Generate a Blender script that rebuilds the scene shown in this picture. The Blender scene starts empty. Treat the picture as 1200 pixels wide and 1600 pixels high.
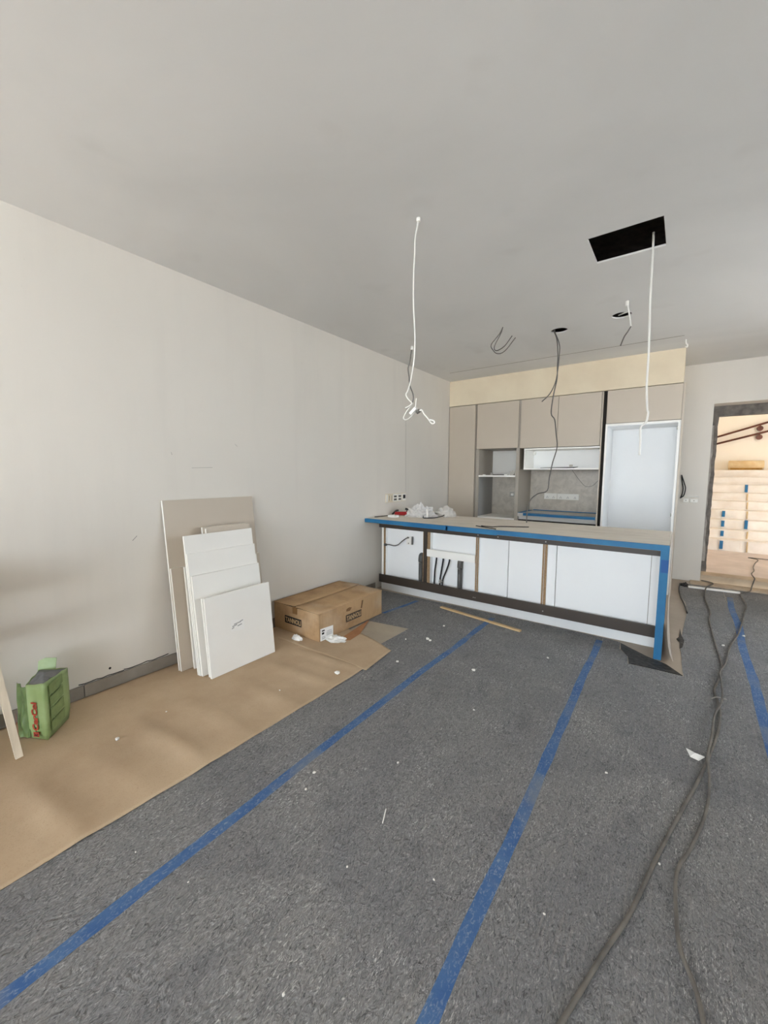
import bpy, bmesh, math, random
from mathutils import Vector, Matrix, noise
from mathutils.geometry import delaunay_2d_cdt

random.seed(7)
S = bpy.context.scene
COL = S.collection

# ------------------------------------------------------------------ camera
cam_d = bpy.data.cameras.new('camera')
cam = bpy.data.objects.new('camera', cam_d); COL.objects.link(cam)
cam_d.sensor_fit = 'HORIZONTAL'; cam_d.sensor_width = 36.0
cam_d.lens = 36.0 * 622.835 / 1200.0
cam_d.clip_start = 0.05
_r = (0.8041665, 0.5943875, 0.0044380)
_u = (-0.0606119, 0.0745719, 0.9953719)
_f = (-0.5913057, 0.8007138, -0.0959951)
cam.matrix_world = Matrix(((_r[0], _u[0], -_f[0], 0.0), (_r[1], _u[1], -_f[1], 0.0),
                           (_r[2], _u[2], -_f[2], 1.45), (0, 0, 0, 1)))
S.camera = cam

# ------------------------------------------------------------------ light and exposure
world = bpy.data.worlds.new('hazy_sky'); S.world = world
world.use_nodes = True
bg = world.node_tree.nodes['Background']
bg.inputs[0].default_value = (0.805, 0.905, 1.0, 1)      # bright hazy daylight sky
bg.inputs[1].default_value = 1.0
sun_d = bpy.data.lights.new('sun', 'SUN'); sun_d.energy = 5.0; sun_d.angle = math.radians(2.0)
sun_d.color = (1.0, 0.96, 0.90)
sun = bpy.data.objects.new('sun', sun_d); COL.objects.link(sun)
sun.rotation_euler = Vector((0.35, 0.55, -1.0)).to_track_quat('-Z', 'Y').to_euler()

def portal(name, loc, direction, sx, sy):
    d = bpy.data.lights.new(name, 'AREA'); d.shape = 'RECTANGLE'; d.size = sx; d.size_y = sy
    d.cycles.is_portal = True
    o = bpy.data.objects.new(name, d); COL.objects.link(o)
    o.location = loc; o.rotation_euler = Vector(direction).to_track_quat('-Z', 'Y').to_euler()
portal('window_portal', (-0.4, -4.27, 1.38), (0, 1, 0), 4.7, 2.64)
portal('added_window_portal', (2.42, 4.25, 1.55), (-1, 0, 0), 1.5, 1.5)  # daylight through the side window added for the kitchen end
portal('stairwell_portal', (1.55, 8.70, 5.55), (0, 0, -1), 0.7, 0.6)  # sky light through the opening in the added yard roof

S.view_settings.view_transform = 'Standard'
S.view_settings.look = 'None'
S.view_settings.gamma = 1.0
S.view_settings.use_curve_mapping = False
S.view_settings.exposure = 3.30
S.cycles.max_bounces = 10
S.cycles.diffuse_bounces = 8
S.cycles.sample_clamp_indirect = 8.0
S.cycles.use_denoising = True
S.cycles.caustics_reflective = False
S.cycles.caustics_refractive = False

# ------------------------------------------------------------------ materials
def lin(c):
    return tuple(((v / 255.0) / 12.92 if v / 255.0 <= 0.04045 else ((v / 255.0 + 0.055) / 1.055) ** 2.4) for v in c) + (1.0,)

class Mat:
    """small wrapper around a node tree with a Principled shader"""
    def __init__(s, name, col, rough=0.6, metallic=0.0, spec=0.5):
        s.m = bpy.data.materials.new(name); s.m.use_nodes = True
        s.nt = s.m.node_tree; s.n = s.nt.nodes; s.l = s.nt.links
        s.b = s.n['Principled BSDF']
        s.b.inputs['Base Color'].default_value = lin(col)
        s.b.inputs['Roughness'].default_value = rough
        s.b.inputs['Metallic'].default_value = metallic
        s.b.inputs['Specular IOR Level'].default_value = spec
        s.tc = s.n.new('ShaderNodeTexCoord'); s.col_out = None; s.base = lin(col); s.bump_in = None
    def coords(s, scale=(1, 1, 1), rot=(0, 0, 0)):
        mp = s.n.new('ShaderNodeMapping'); mp.inputs['Scale'].default_value = scale; mp.inputs['Rotation'].default_value = rot
        s.l.new(s.tc.outputs['Object'], mp.inputs['Vector']); return mp.outputs['Vector']
    def noise(s, scale, detail=3, rough=0.55, dist=0.0, vec=None):
        t = s.n.new('ShaderNodeTexNoise'); t.inputs['Scale'].default_value = scale; t.inputs['Detail'].default_value = detail
        t.inputs['Roughness'].default_value = rough; t.inputs['Distortion'].default_value = dist
        s.l.new(vec if vec is not None else s.coords(), t.inputs['Vector']); return t.outputs['Fac']
    def ramp(s, fac, a, b):
        r = s.n.new('ShaderNodeMapRange'); r.inputs['From Min'].default_value = a; r.inputs['From Max'].default_value = b
        s.l.new(fac, r.inputs['Value']); return r.outputs['Result']
    def mix(s, fac, col, strength=1.0):
        """mix the current colour towards col where fac is 1"""
        mx = s.n.new('ShaderNodeMix'); mx.data_type = 'RGBA'
        if strength != 1.0:
            k = s.n.new('ShaderNodeMath'); k.operation = 'MULTIPLY'; k.inputs[1].default_value = strength
            s.l.new(fac, k.inputs[0]); fac = k.outputs[0]
        s.l.new(fac, mx.inputs['Factor'])
        if s.col_out is None: mx.inputs['A'].default_value = s.base
        else: s.l.new(s.col_out, mx.inputs['A'])
        mx.inputs['B'].default_value = lin(col)
        s.col_out = mx.outputs['Result']; s.l.new(s.col_out, s.b.inputs['Base Color']); return s
    def bump(s, fac, strength=0.3, dist=0.01):
        bp = s.n.new('ShaderNodeBump'); bp.inputs['Strength'].default_value = strength; bp.inputs['Distance'].default_value = dist
        s.l.new(fac, bp.inputs['Height'])
        if s.bump_in is not None: s.l.new(s.bump_in, bp.inputs['Normal'])
        s.bump_in = bp.outputs['Normal']; s.l.new(s.bump_in, s.b.inputs['Normal']); return s

def simple(name, col, rough=0.6, metallic=0.0, var=None, vs=4.0, bump=0.0, bs=60.0, spec=0.5, det=4):
    m = Mat(name, col, rough, metallic, spec)
    if var: m.mix(m.ramp(m.noise(vs, det), 0.35, 0.68), var)
    if bump: m.bump(m.noise(bs, 3), bump, 0.004)
    return m.m

def mk_wall():
    m = Mat('wall_paint', (224, 219, 211), 0.85, spec=0.2)
    m.mix(m.ramp(m.noise(0.9, 3), 0.4, 0.7), (220, 215, 207))
    m.mix(m.ramp(m.noise(1.0, 4, vec=m.coords((6, 6, 0.7))), 0.52, 0.75), (212, 207, 200), 0.3)
    m.mix(m.ramp(m.noise(45, 3), 0.74, 0.78), (188, 185, 178), 0.35)
    m.bump(m.noise(140, 3), 0.08, 0.002); m.bump(m.noise(3, 3), 0.12, 0.012)
    return m.m
def mk_ceiling():
    m = Mat('ceiling_plaster', (222, 221, 219), 0.9, spec=0.2)
    m.mix(m.ramp(m.noise(0.55, 4, 0.5, 0.8), 0.42, 0.66), (212, 211, 209))
    m.mix(m.ramp(m.noise(2.6, 2), 0.62, 0.75), (207, 205, 202), 0.5)
    m.bump(m.noise(2.2, 3), 0.2, 0.012)
    return m.m
def mk_felt():
    m = Mat('grey_felt', (123, 123, 124), 0.9, spec=0.2)
    m.mix(m.ramp(m.noise(1.5, 5, 0.6), 0.42, 0.68), (133, 132, 131))
    m.mix(m.ramp(m.noise(5.5, 5, 0.7), 0.45, 0.30), (102, 102, 104), 0.8)
    fib = m.noise(130, 3, 0.65, 1.5, m.coords((1, 0.4, 1), (0, 0, 0.6)))
    m.mix(m.ramp(fib, 0.47, 0.34), (80, 80, 82), 0.8)
    m.mix(m.ramp(fib, 0.58, 0.74), (186, 184, 180), 0.7)
    dust = m.ramp(m.noise(2.3, 4, 0.6), 0.40, 0.66)
    for ang, sc in ((0.7, 190), (-0.5, 170), (1.5, 210)):                            # single pale fibres and scuffs
        f2 = m.ramp(m.noise(sc, 1, 0.4, 1.2, m.coords((1, 0.26, 1), (0, 0, ang))), 0.65, 0.74)
        k = m.n.new('ShaderNodeMath'); k.operation = 'MULTIPLY'; m.l.new(f2, k.inputs[0]); m.l.new(dust, k.inputs[1])
        m.mix(k.outputs[0], (212, 210, 206), 0.75)
    m.mix(m.ramp(m.noise(14, 2, 0.5, 0, m.coords((9, 0.25, 1))), 0.56, 0.70), (150, 147, 143), 0.35)      # dusty streaks along the strips
    m.mix(m.ramp(m.noise(260, 2), 0.72, 0.77), (218, 215, 210), 0.7)
    m.bump(m.noise(40, 2, 0.5, 1.8, m.coords((1, 0.5, 1), (0, 0, 0.5))), 0.6, 0.018)
    m.bump(fib, 0.5, 0.005)
    return m.m
def mk_tape_floor():
    m = Mat('dusty_blue_tape', (62, 96, 144), 0.75, spec=0.25)
    m.mix(m.ramp(m.noise(6, 4), 0.4, 0.7), (84, 114, 152), 0.9)
    m.mix(m.ramp(m.noise(90, 3, 0.65, 1.2, m.coords((1, 0.5, 1), (0, 0, 0.5))), 0.52, 0.68), (150, 160, 172), 0.6)
    m.mix(m.ramp(m.noise(2.6, 3), 0.52, 0.68), (120, 126, 134), 0.8)
    m.bump(m.noise(60, 3), 0.2, 0.004)
    return m.m
def mk_kraft(name='kraft_paper', c1=(193, 170, 142), c2=(176, 153, 126)):
    m = Mat(name, c1, 0.85, spec=0.2)
    m.mix(m.ramp(m.noise(2.2, 5, 0.6), 0.4, 0.7), c2)
    m.mix(m.ramp(m.noise(170, 2), 0.55, 0.7), (168, 145, 118), 0.45)
    m.mix(m.ramp(m.noise(11, 4, 0.7), 0.66, 0.74), (150, 130, 108), 0.4)
    ch = m.n.new('ShaderNodeTexChecker'); ch.inputs['Scale'].default_value = 90
    m.l.new(m.coords(), ch.inputs['Vector'])
    m.bump(m.noise(12, 3), 0.15, 0.01)
    return m.m
def mk_card():
    m = Mat('cardboard', (188, 156, 118), 0.85, spec=0.2)
    m.mix(m.ramp(m.noise(5, 5, 0.65), 0.45, 0.72), (160, 130, 98))
    m.mix(m.ramp(m.noise(2.0, 3), 0.55, 0.7), (196, 174, 148), 0.7)
    m.mix(m.ramp(m.noise(70, 2, vec=m.coords((1, 1, 0.06))), 0.5, 0.75), (168, 138, 106), 0.4)
    m.bump(m.noise(60, 2, vec=m.coords((1, 1, 0.05))), 0.12, 0.004)
    return m.m
def mk_stone():
    m = Mat('grey_marble', (204, 196, 184), 0.35)
    m.mix(m.ramp(m.noise(9.0, 7, 0.68, 0.5), 0.40, 0.66), (180, 172, 160))
    m.mix(m.ramp(m.noise(3.0, 6, 0.6, 0.6), 0.55, 0.75), (214, 207, 196), 0.6)
    return m.m
def mk_chip():
    m = Mat('chipboard_edge', (168, 140, 108), 0.9)
    m.mix(m.ramp(m.noise(220, 3), 0.45, 0.65), (120, 94, 66)); return m.m
def mk_wood(name, c1, c2, axis=(1, 1, 0.08)):
    m = Mat(name, c1, 0.7)
    m.mix(m.ramp(m.noise(26, 4, 0.6, 0.5, m.coords(axis)), 0.4, 0.7), c2); return m.m
def mk_cover():
    m = Mat('worktop_cover_card', (226, 218, 206), 0.85, spec=0.2)
    m.mix(m.ramp(m.noise(20, 4, 0.6, 0.6, m.coords((0.12, 1, 1))), 0.45, 0.75), (208, 199, 186))
    m.mix(m.ramp(m.noise(3, 4), 0.55, 0.75), (202, 194, 182), 0.6); return m.m
def mk_bluetape():
    m = Mat('blue_masking_tape', (20, 102, 150), 0.55)
    m.mix(m.ramp(m.noise(5, 3), 0.4, 0.7), (34, 116, 162)); m.bump(m.noise(40, 2), 0.15, 0.003); return m.m

WALL = mk_wall(); CEIL = mk_ceiling(); FELT = mk_felt(); FTAPE = mk_tape_floor(); KRAFT = mk_kraft()
KRAFT2 = mk_kraft('grey_card', (176, 165, 148), (160, 150, 135)); CARD = mk_card(); STONE = mk_stone(); CHIP = mk_chip()
COVER = mk_cover(); BTAPE = mk_bluetape()
CREAM = simple('cream_plaster', (232, 219, 194), 0.9, var=(222, 207, 182), vs=2.0, spec=0.2)
TILE = simple('grey_porcelain_tile', (150, 142, 132), 0.5, var=(136, 129, 120), vs=8)
GROUT = simple('grey_grout', (110, 105, 98), 0.9)
BEIGE = simple('beige_floor_tile', (170, 156, 140), 0.5, var=(156, 143, 128), vs=3)
GREIGE = simple('greige_lacquer', (198, 186, 170), 0.45, var=(194, 182, 166), vs=1.5)
GREIGE_D = simple('greige_side', (170, 162, 150), 0.5)
WHITE = simple('white_melamine', (246, 247, 247), 0.4, var=(243, 244, 245), vs=2)
WHITE_W = simple('white_board', (240, 238, 233), 0.5, var=(236, 234, 229), vs=2.5)
WHITE_E = simple('white_edge_band', (249, 247, 242), 0.5)
BROWN = simple('dark_brown_metal', (62, 53, 46), 0.45, var=(70, 60, 52), vs=3)
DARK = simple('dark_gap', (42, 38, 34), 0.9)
ALU = simple('aluminium_plinth', (236, 237, 237), 0.4, metallic=0.25, var=(228, 229, 230), vs=2)
PIPE = simple('grey_plastic_pipe', (84, 82, 80), 0.45)
BLACK = simple('black_rubber', (28, 28, 30), 0.5)
WCABLE = simple('white_cable', (232, 230, 224), 0.5)
GCABLE = simple('grey_cable', (120, 117, 112), 0.6)
DCABLE = simple('dark_grey_cable', (92, 88, 84), 0.6)
FCABLE = simple('dusty_floor_cable', (92, 88, 84), 0.8, var=(122, 116, 108), vs=9)
PLASTIC = simple('white_socket_plastic', (240, 238, 232), 0.4)
IVORY = simple('ivory_socket_plastic', (226, 214, 192), 0.5)
METAL = simple('zinc_metal', (176, 172, 164), 0.4, metallic=0.8)
GREEN = simple('green_bag_film', (158, 180, 126), 0.42, var=(140, 164, 106), vs=9, bump=0.25, bs=24)
GREEN_D = simple('dark_green_print', (138, 160, 106), 0.5, var=(124, 146, 94), vs=30)
GREEN_L = simple('light_green_print', (160, 192, 126), 0.5)
GREEN_F = simple('dark_green_film', (104, 126, 78), 0.4, var=(80, 102, 56), vs=10, bump=0.4, bs=20)
LINER = simple('grey_powder_dust', (128, 130, 132), 0.9, var=(108, 110, 113), vs=16, bump=0.4, bs=60)
RED = simple('red_print', (168, 60, 38), 0.6)
DRED = simple('dark_red_print', (86, 20, 16), 0.6)
REDTOOL = simple('red_plastic', (178, 44, 46), 0.4)
BLACKINK = simple('black_ink', (30, 27, 25), 0.8)
TANINK = simple('bare_card_lettering', (190, 160, 120), 0.85)
PAPER = simple('white_paper', (240, 239, 236), 0.8)
GREYINK2 = simple('pale_grey_ink', (168, 168, 168), 0.8)
GREYINK = simple('grey_ink', (120, 120, 120), 0.8)
PINE = mk_wood('pine_wood', (214, 186, 140), (190, 158, 112))
PINE_Y = mk_wood('pine_wood_long', (210, 182, 138), (180, 148, 104), (0.08, 1, 1))
LEGW = mk_wood('pale_board', (224, 212, 192), (204, 190, 168))
PLASTER = simple('plaster_crumb', (232, 229, 222), 0.9)
FILM = simple('black_plastic_film', (20, 19, 18), 0.55, var=(62, 60, 58), vs=34, bump=1.0, bs=30, spec=0.35)  # paler mottling paints highlights of the crinkled film into its colour
CONC = simple('raw_concrete', (128, 122, 116), 0.95, var=(96, 92, 88), vs=14, bump=0.6, bs=30)
STAIRW = simple('white_wrapping_film', (236, 230, 222), 0.5, var=(224, 214, 202), vs=4.0, bump=0.9, bs=7)
PEACH = simple('peach_render', (250, 243, 231), 0.9, var=(248, 240, 226), vs=1.2)
RAIL = simple('brown_handrail', (104, 60, 44), 0.5)
PINKST = simple('pale_stone_paving', (214, 200, 192), 0.7, var=(198, 184, 176), vs=4)
SILLM = simple('beige_stone_sill', (196, 178, 154), 0.7, var=(176, 158, 136), vs=5)
ROLLM = simple('wrapped_roll_film', (236, 214, 172), 0.6, var=(222, 190, 140), vs=7)
YELL = simple('yellow_insulation', (214, 168, 92), 0.9, var=(190, 142, 72), vs=20)
ALUF = simple('window_aluminium', (80, 80, 82), 0.4, metallic=0.6)
TERR = simple('terrace_tile', (192, 192, 192), 0.8)
CLOTH = simple('crumpled_white_film', (226, 224, 222), 0.45, var=(206, 203, 200), vs=18, bump=0.8, bs=22)
CLEAR = simple('cloudy_film', (196, 192, 186), 0.35, var=(212, 208, 202), vs=14, bump=0.8, bs=26)

# ------------------------------------------------------------------ object helpers
WLOC = {}
def tag(o, label=None, cat=None, group=None, kind=None):
    if label: o['label'] = label
    if cat: o['category'] = cat
    if group: o['group'] = group
    if kind: o['kind'] = kind
    return o
def thing(name, loc, label, cat, group=None):
    o = bpy.data.objects.new(name, None); COL.objects.link(o); o.location = loc; o.empty_display_size = 0.05
    WLOC[o.name] = Vector(loc); return tag(o, label, cat, group)
def mk(name, vf, mat, parent=None, smooth=False, label=None, cat=None, group=None, kind=None, bevel=0.0, mats=None, fmat=None):
    """one mesh object from world-space vertices; its origin is the parent's base or its own base centre"""
    v, f = vf
    if parent is not None: org = WLOC[parent.name]
    else:
        xs, ys, zs = zip(*[tuple(p) for p in v]); org = Vector(((min(xs) + max(xs)) / 2, (min(ys) + max(ys)) / 2, min(zs)))
    me = bpy.data.meshes.new(name)
    me.from_pydata([tuple(Vector(p) - org) for p in v], [], [list(q) for q in f])
    bm = bmesh.new(); bm.from_mesh(me)
    bmesh.ops.recalc_face_normals(bm, faces=bm.faces)
    if bevel > 0: bmesh.ops.bevel(bm, geom=list(bm.edges), offset=bevel, segments=2, profile=0.6, affect='EDGES')
    bm.to_mesh(me); bm.free()
    for mm in (mats or [mat]): me.materials.append(mm)
    if fmat:
        for i, k in enumerate(fmat): me.polygons[i].material_index = k
    if smooth:
        for p in me.polygons: p.use_smooth = True
    o = bpy.data.objects.new(name, me); COL.objects.link(o)
    if parent is not None: o.parent = parent
    else: o.location = org
    WLOC[o.name] = org
    return tag(o, label, cat, group, kind)
def box(x0, x1, y0, y1, z0, z1):
    v = [(x0, y0, z0), (x1, y0, z0), (x1, y1, z0), (x0, y1, z0), (x0, y0, z1), (x1, y0, z1), (x1, y1, z1), (x0, y1, z1)]
    return v, [(0, 3, 2, 1), (4, 5, 6, 7), (0, 1, 5, 4), (1, 2, 6, 5), (2, 3, 7, 6), (3, 0, 4, 7)]
def join(*vfs):
    V, F = [], []
    for v, f in vfs:
        k = len(V); V += list(v); F += [tuple(i + k for i in q) for q in f]
    return V, F
def slab(quad, t):
    """a plate: four corners of one face, thickness vector t"""
    q = [Vector(p) for p in quad]; t = Vector(t)
    n = len(q); v = q + [p + t for p in q]
    f = [tuple(range(n)), tuple(range(2 * n - 1, n - 1, -1))] + [(i, (i + 1) % n, n + (i + 1) % n, n + i) for i in range(n)]
    return v, f
def prism(poly, z0, z1):
    return slab([(x, y, z0) for x, y in poly], (0, 0, z1 - z0))
def smooth_pts(pts, sub=4):
    P = [Vector(p) for p in pts]
    if len(P) < 3: return P
    Q = [2 * P[0] - P[1]] + P + [2 * P[-1] - P[-2]]; out = []
    for i in range(1, len(Q) - 2):
        for k in range(sub):
            t = k / sub; a, b, c, d = Q[i - 1], Q[i], Q[i + 1], Q[i + 2]
            out.append(0.5 * ((2 * b) + (c - a) * t + (2 * a - 5 * b + 4 * c - d) * t * t + (3 * b - a - 3 * c + d) * t ** 3))
    out.append(P[-1]); return out
def tube(pts, r, n=8, sub=4):
    P = smooth_pts(pts, sub) if sub else [Vector(p) for p in pts]
    V, F = [], []; up = Vector((0.31, 0.17, 0.93)); prev = None
    for i, p in enumerate(P):
        d = (P[min(i + 1, len(P) - 1)] - P[max(i - 1, 0)]).normalized()
        a = prev if prev is not None else (d.cross(up) if d.cross(up).length > 0.05 else d.cross(Vector((1, 0, 0))))
        a = (a - d * a.dot(d)).normalized(); prev = a; b = d.cross(a)
        rr = r[i] if isinstance(r, list) else r
        for k in range(n):
            t = 2 * math.pi * k / n; V.append(p + a * math.cos(t) * rr + b * math.sin(t) * rr)
    for i in range(len(P) - 1):
        for k in range(n):
            F.append((i * n + k, i * n + (k + 1) % n, (i + 1) * n + (k + 1) % n, (i + 1) * n + k))
    F.append(tuple(range(n - 1, -1, -1))); F.append(tuple(range((len(P) - 1) * n, len(P) * n)))
    return V, F
def beam(a, b, w, h, side=(1, 0, 0)):
    """a square-sawn bar from a to b, w along side, h across"""
    a, b = Vector(a), Vector(b); d = (b - a).normalized(); s = Vector(side); s = (s - d * s.dot(d)).normalized(); u = d.cross(s)
    q = [a + s * w / 2 + u * h / 2, a - s * w / 2 + u * h / 2, a - s * w / 2 - u * h / 2, a + s * w / 2 - u * h / 2]
    return slab(q, b - a)
def text_mesh(body, origin, xdir, ydir, size, mat, name, parent, width=None, bold=0.0, depth=0.0006, height=None):
    cu = bpy.data.curves.new('t', 'FONT'); cu.body = body; cu.size = 1.0; cu.offset = bold; cu.resolution_u = 2
    o = bpy.data.objects.new('t', cu); COL.objects.link(o)
    dg = bpy.context.evaluated_depsgraph_get(); me = bpy.data.meshes.new_from_object(o.evaluated_get(dg))
    v = [p.co.copy() for p in me.vertices]; f = [tuple(p.vertices) for p in me.polygons]
    bpy.data.objects.remove(o); bpy.data.curves.remove(cu); bpy.data.meshes.remove(me)
    x0 = min(p.x for p in v); x1 = max(p.x for p in v); y0 = min(p.y for p in v); y1 = max(p.y for p in v)
    sx = (width / (x1 - x0)) if width else size; sy = (height / (y1 - y0)) if height else (size if not width else size)
    X, Y = Vector(xdir).normalized(), Vector(ydir).normalized(); N = X.cross(Y); O = Vector(origin)
    vv = [O + X * (p.x - x0) * sx + Y * (p.y - y0) * sy + N * depth for p in v]
    me2 = bpy.data.meshes.new(name); org = WLOC[parent.name]
    me2.from_pydata([tuple(p - org) for p in vv], [], f); me2.materials.append(mat)
    ob = bpy.data.objects.new(name, me2); COL.objects.link(ob); ob.parent = parent; WLOC[ob.name] = org
    return ob

# ================================================================== THE SETTING
XL, XR, YB, YF, H = -3.02, 2.30, 6.82, -4.20, 2.90

mk('floor', box(XL - 0.25, XR + 0.2, YF - 0.2, YB, -0.15, 0.0), BEIGE, kind='structure', label='beige tiled floor, bare only around the island end', )
mk('wall_left', box(XL - 0.25, XL, YF - 0.2, YB, 0.0, 3.2), WALL, kind='structure', label='long bare off-white painted wall on the left')
SY0, SY1, SZ0, SZ1 = 3.5, 5.0, 0.8, 2.3
mk('wall_right', join(box(XR, XR + 0.25, YF - 0.2, SY0, 0.0, 3.2), box(XR, XR + 0.25, SY1, YB, 0.0, 3.2), box(XR, XR + 0.25, SY0, SY1, 0.0, SZ0), box(XR, XR + 0.25, SY0, SY1, SZ1, 3.2)), WALL, kind='structure', label='off-white painted wall on the right')
# back wall with doorway
DX0, DX1, DZ = 0.305, 1.75, 2.375
wb = mk('wall_back', join(box(XL - 0.25, DX0, YB, YB + 0.28, 0.0, 3.2), box(DX1, XR + 0.25, YB, YB + 0.28, 0.0, 3.2),
        box(DX0, DX1, YB, YB + 0.28, DZ, 3.2)), WALL, kind='structure', label='off-white back wall with an unfinished doorway')
# ragged raw masonry leaf behind the plaster edge of the doorway
ragged = []
zz = 0.10
while zz < 2.20:
    ragged.append((0.376 + random.uniform(-0.005, 0.005), zz)); zz += random.uniform(0.03, 0.09)
poly = [(0.10, 0.0), (0.378, 0.0)] + ragged + [(0.382, 2.24), (1.68, 2.24), (1.68, 0.0), (2.3, 0.0), (2.3, 3.2), (0.10, 3.2)]
mk('trim_3', slab([(x, YB + 0.281, z) for x, z in poly], (0, 0.10, 0)), CONC, kind='structure', label='raw grey masonry edge around the doorway')
pl = [(0.306, 2.12), (0.334, 2.12), (0.336, 1.98), (0.342, 1.72), (0.330, 1.66), (0.338, 1.46), (0.326, 1.30), (0.334, 1.05), (0.320, 0.92), (0.344, 0.80), (0.338, 0.55), (0.352, 0.40), (0.350, 0.25), (0.306, 0.25)]
mk('plaster_remnant', slab([(x, YB + 0.262, z) for x, z in pl], (0, 0.017, 0)), simple('old_plaster', (176, 170, 164), 0.95, var=(150, 144, 138), vs=12), bpy.data.objects['trim_3'])
mk('wall_front', join(box(XL, -2.78, YF - 0.2, YF, 0.0, 3.2), box(1.98, XR, YF - 0.2, YF, 0.0, 3.2), box(-2.78, 1.98, YF - 0.2, YF, 2.74, 3.2)),
   WALL, kind='structure')
win = join(box(-2.78, -2.73, YF - 0.14, YF - 0.06, 0.0, 2.74), box(1.93, 1.98, YF - 0.14, YF - 0.06, 0.0, 2.74),
           box(-2.73, 1.93, YF - 0.14, YF - 0.06, 2.69, 2.74), box(-2.73, 1.93, YF - 0.14, YF - 0.06, 0.0, 0.04),
           box(-1.19, -1.13, YF - 0.14, YF - 0.06, 0.04, 2.69), box(0.37, 0.43, YF - 0.14, YF - 0.06, 0.04, 2.69))
mk('window_1', win, ALUF, kind='structure')
mk('added_window', join(box(XR + 0.08, XR + 0.14, SY0, SY0 + 0.05, SZ0, SZ1), box(XR + 0.08, XR + 0.14, SY1 - 0.05, SY1, SZ0, SZ1), box(XR + 0.08, XR + 0.14, SY0 + 0.05, SY1 - 0.05, SZ0, SZ0 + 0.05),
   box(XR + 0.08, XR + 0.14, SY0 + 0.05, SY1 - 0.05, SZ1 - 0.05, SZ1), box(XR + 0.08, XR + 0.14, 4.22, 4.28, SZ0 + 0.05, SZ1 - 0.05)), ALUF, kind='structure')  # unseen window added to brighten the far end of the room
mk('side_ground', box(XR + 0.25, 14, YF - 0.2, 6.7, -0.2, -0.02), TERR, kind='structure')

wl = bpy.data.objects['wall_left']
INK = simple('scratch_mark', (150, 146, 140), 0.9)
for p0, p1, w in (((1.60, 1.487), (1.77, 1.492), 0.0022), ((1.98, 1.69), (2.0, 1.67), 0.002), ((1.19, 1.01), (1.16, 0.98), 0.004), ((4.575, 2.18), (4.59, 1.20), 0.003), ((1.45, 1.60), (1.455, 1.58), 0.002)):
    mk('scratch', beam((XL + 0.0005, p0[0], p0[1]), (XL + 0.0005, p1[0], p1[1]), 0.001, w, (1, 0, 0)), INK, wl)
mk('screw_hole', tube([(XL + 0.0002, 0.978, 0.132), (XL + 0.0012, 0.978, 0.132)], 0.008, 10, 0), DARK, wl)
# ceiling board with a square hatch and two round lamp holes
def ceiling_mesh():
    loops = [[(XL, YF), (XR, YF), (XR, YB), (XL, YB)]]
    holes = [[(-0.549, 2.853), (-0.160, 2.853), (-0.158, 3.218), (-0.548, 3.210)]]
    for cx, cy, r in ((-1.072, 4.430, 0.078), (-0.515, 4.345, 0.080)):
        holes.append([(cx + r * math.cos(2 * math.pi * k / 28), cy + r * math.sin(2 * math.pi * k / 28)) for k in range(28)])
    pts, edges = [], []
    for lp in loops + holes:
        k = len(pts); pts += [Vector(p) for p in lp]; edges += [(k + i, k + (i + 1) % len(lp)) for i in range(len(lp))]
    v, e, f, *_ = delaunay_2d_cdt(pts, edges, [], 0, 1e-5)
    def inside(c, lp):
        s = False
        for i in range(len(lp)):
            (x1, y1), (x2, y2) = lp[i], lp[i - 1]
            if (y1 > c[1]) != (y2 > c[1]) and c[0] < (x2 - x1) * (c[1] - y1) / (y2 - y1) + x1: s = not s
        return s
    V, F = [], []
    keep = []
    for t in f:
        c = sum((v[i] for i in t), Vector((0, 0))) / len(t)
        if not any(inside(c, lp) for lp in holes): keep.append(tuple(t))
    n = len(v)
    V = [(p.x, p.y, H) for p in v] + [(p.x, p.y, H + 0.0125) for p in v]
    F = [t for t in keep] + [tuple(i + n for i in reversed(t)) for t in keep]
    cnt = {}
    for t in keep:
        for i in range(len(t)):
            a, b = t[i], t[(i + 1) % len(t)]; cnt.setdefault((min(a, b), max(a, b)), []).append((a, b))
    for k, q in cnt.items():
        if len(q) == 1: a, b = q[0]; F.append((b, a, a + n, b + n))
    return V, F
mk('ceiling', ceiling_mesh(), CEIL, kind='structure', label='grey-white plasterboard ceiling with cut-outs')
mk('ceiling_slab', box(XL - 0.25, XR + 0.25, YF - 1.6, YB + 0.38, 3.2, 3.4), CONC, kind='structure')  # overhang beyond the window wall added to keep direct sun out
mk('trim_2', box(-2.764, -0.05, 5.328, 5.334, H - 0.003, H - 0.0002), TILE, kind='structure', label='fine dark joint line in the ceiling before the cabinets')
mk('wall_bulkhead', box(XL + 0.001, -0.03, 5.835, YB - 0.001, 2.512, H - 0.001), CREAM, kind='structure', label='cream plaster bulkhead above the kitchen cabinets')

# skirting tiles along the left wall
bb = mk('baseboard_left', box(XL + 0.0005, XL + 0.004, -2.2, 3.90, 0.0, 0.075), GROUT, kind='structure', label='grey tile skirting along the left wall')
yy = -2.2
ts = None
js = [-2.2, -1.56, -0.96, -0.36, 0.24, 0.825, 1.425, 2.025, 2.625, 3.225, 3.825, 3.90]
for a, b in zip(js[:-1], js[1:]):
    mk('tile', box(XL + 0.004, XL + 0.013, a + 0.0025, b - 0.0025, 0.0, 0.082), TILE, bb, bevel=0.0012)
# broken plaster edge above the tiles
for k, (ya, yb_) in enumerate(((0.80, 1.06), (1.06, 1.36))):
    pts = [(XL + 0.002, ya + (yb_ - ya) * i / 8, 0.087 + random.uniform(-0.003, 0.006)) for i in range(9)]
    mk('gap', tube(pts, 0.003, 5, 2), DARK, bb)

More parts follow.
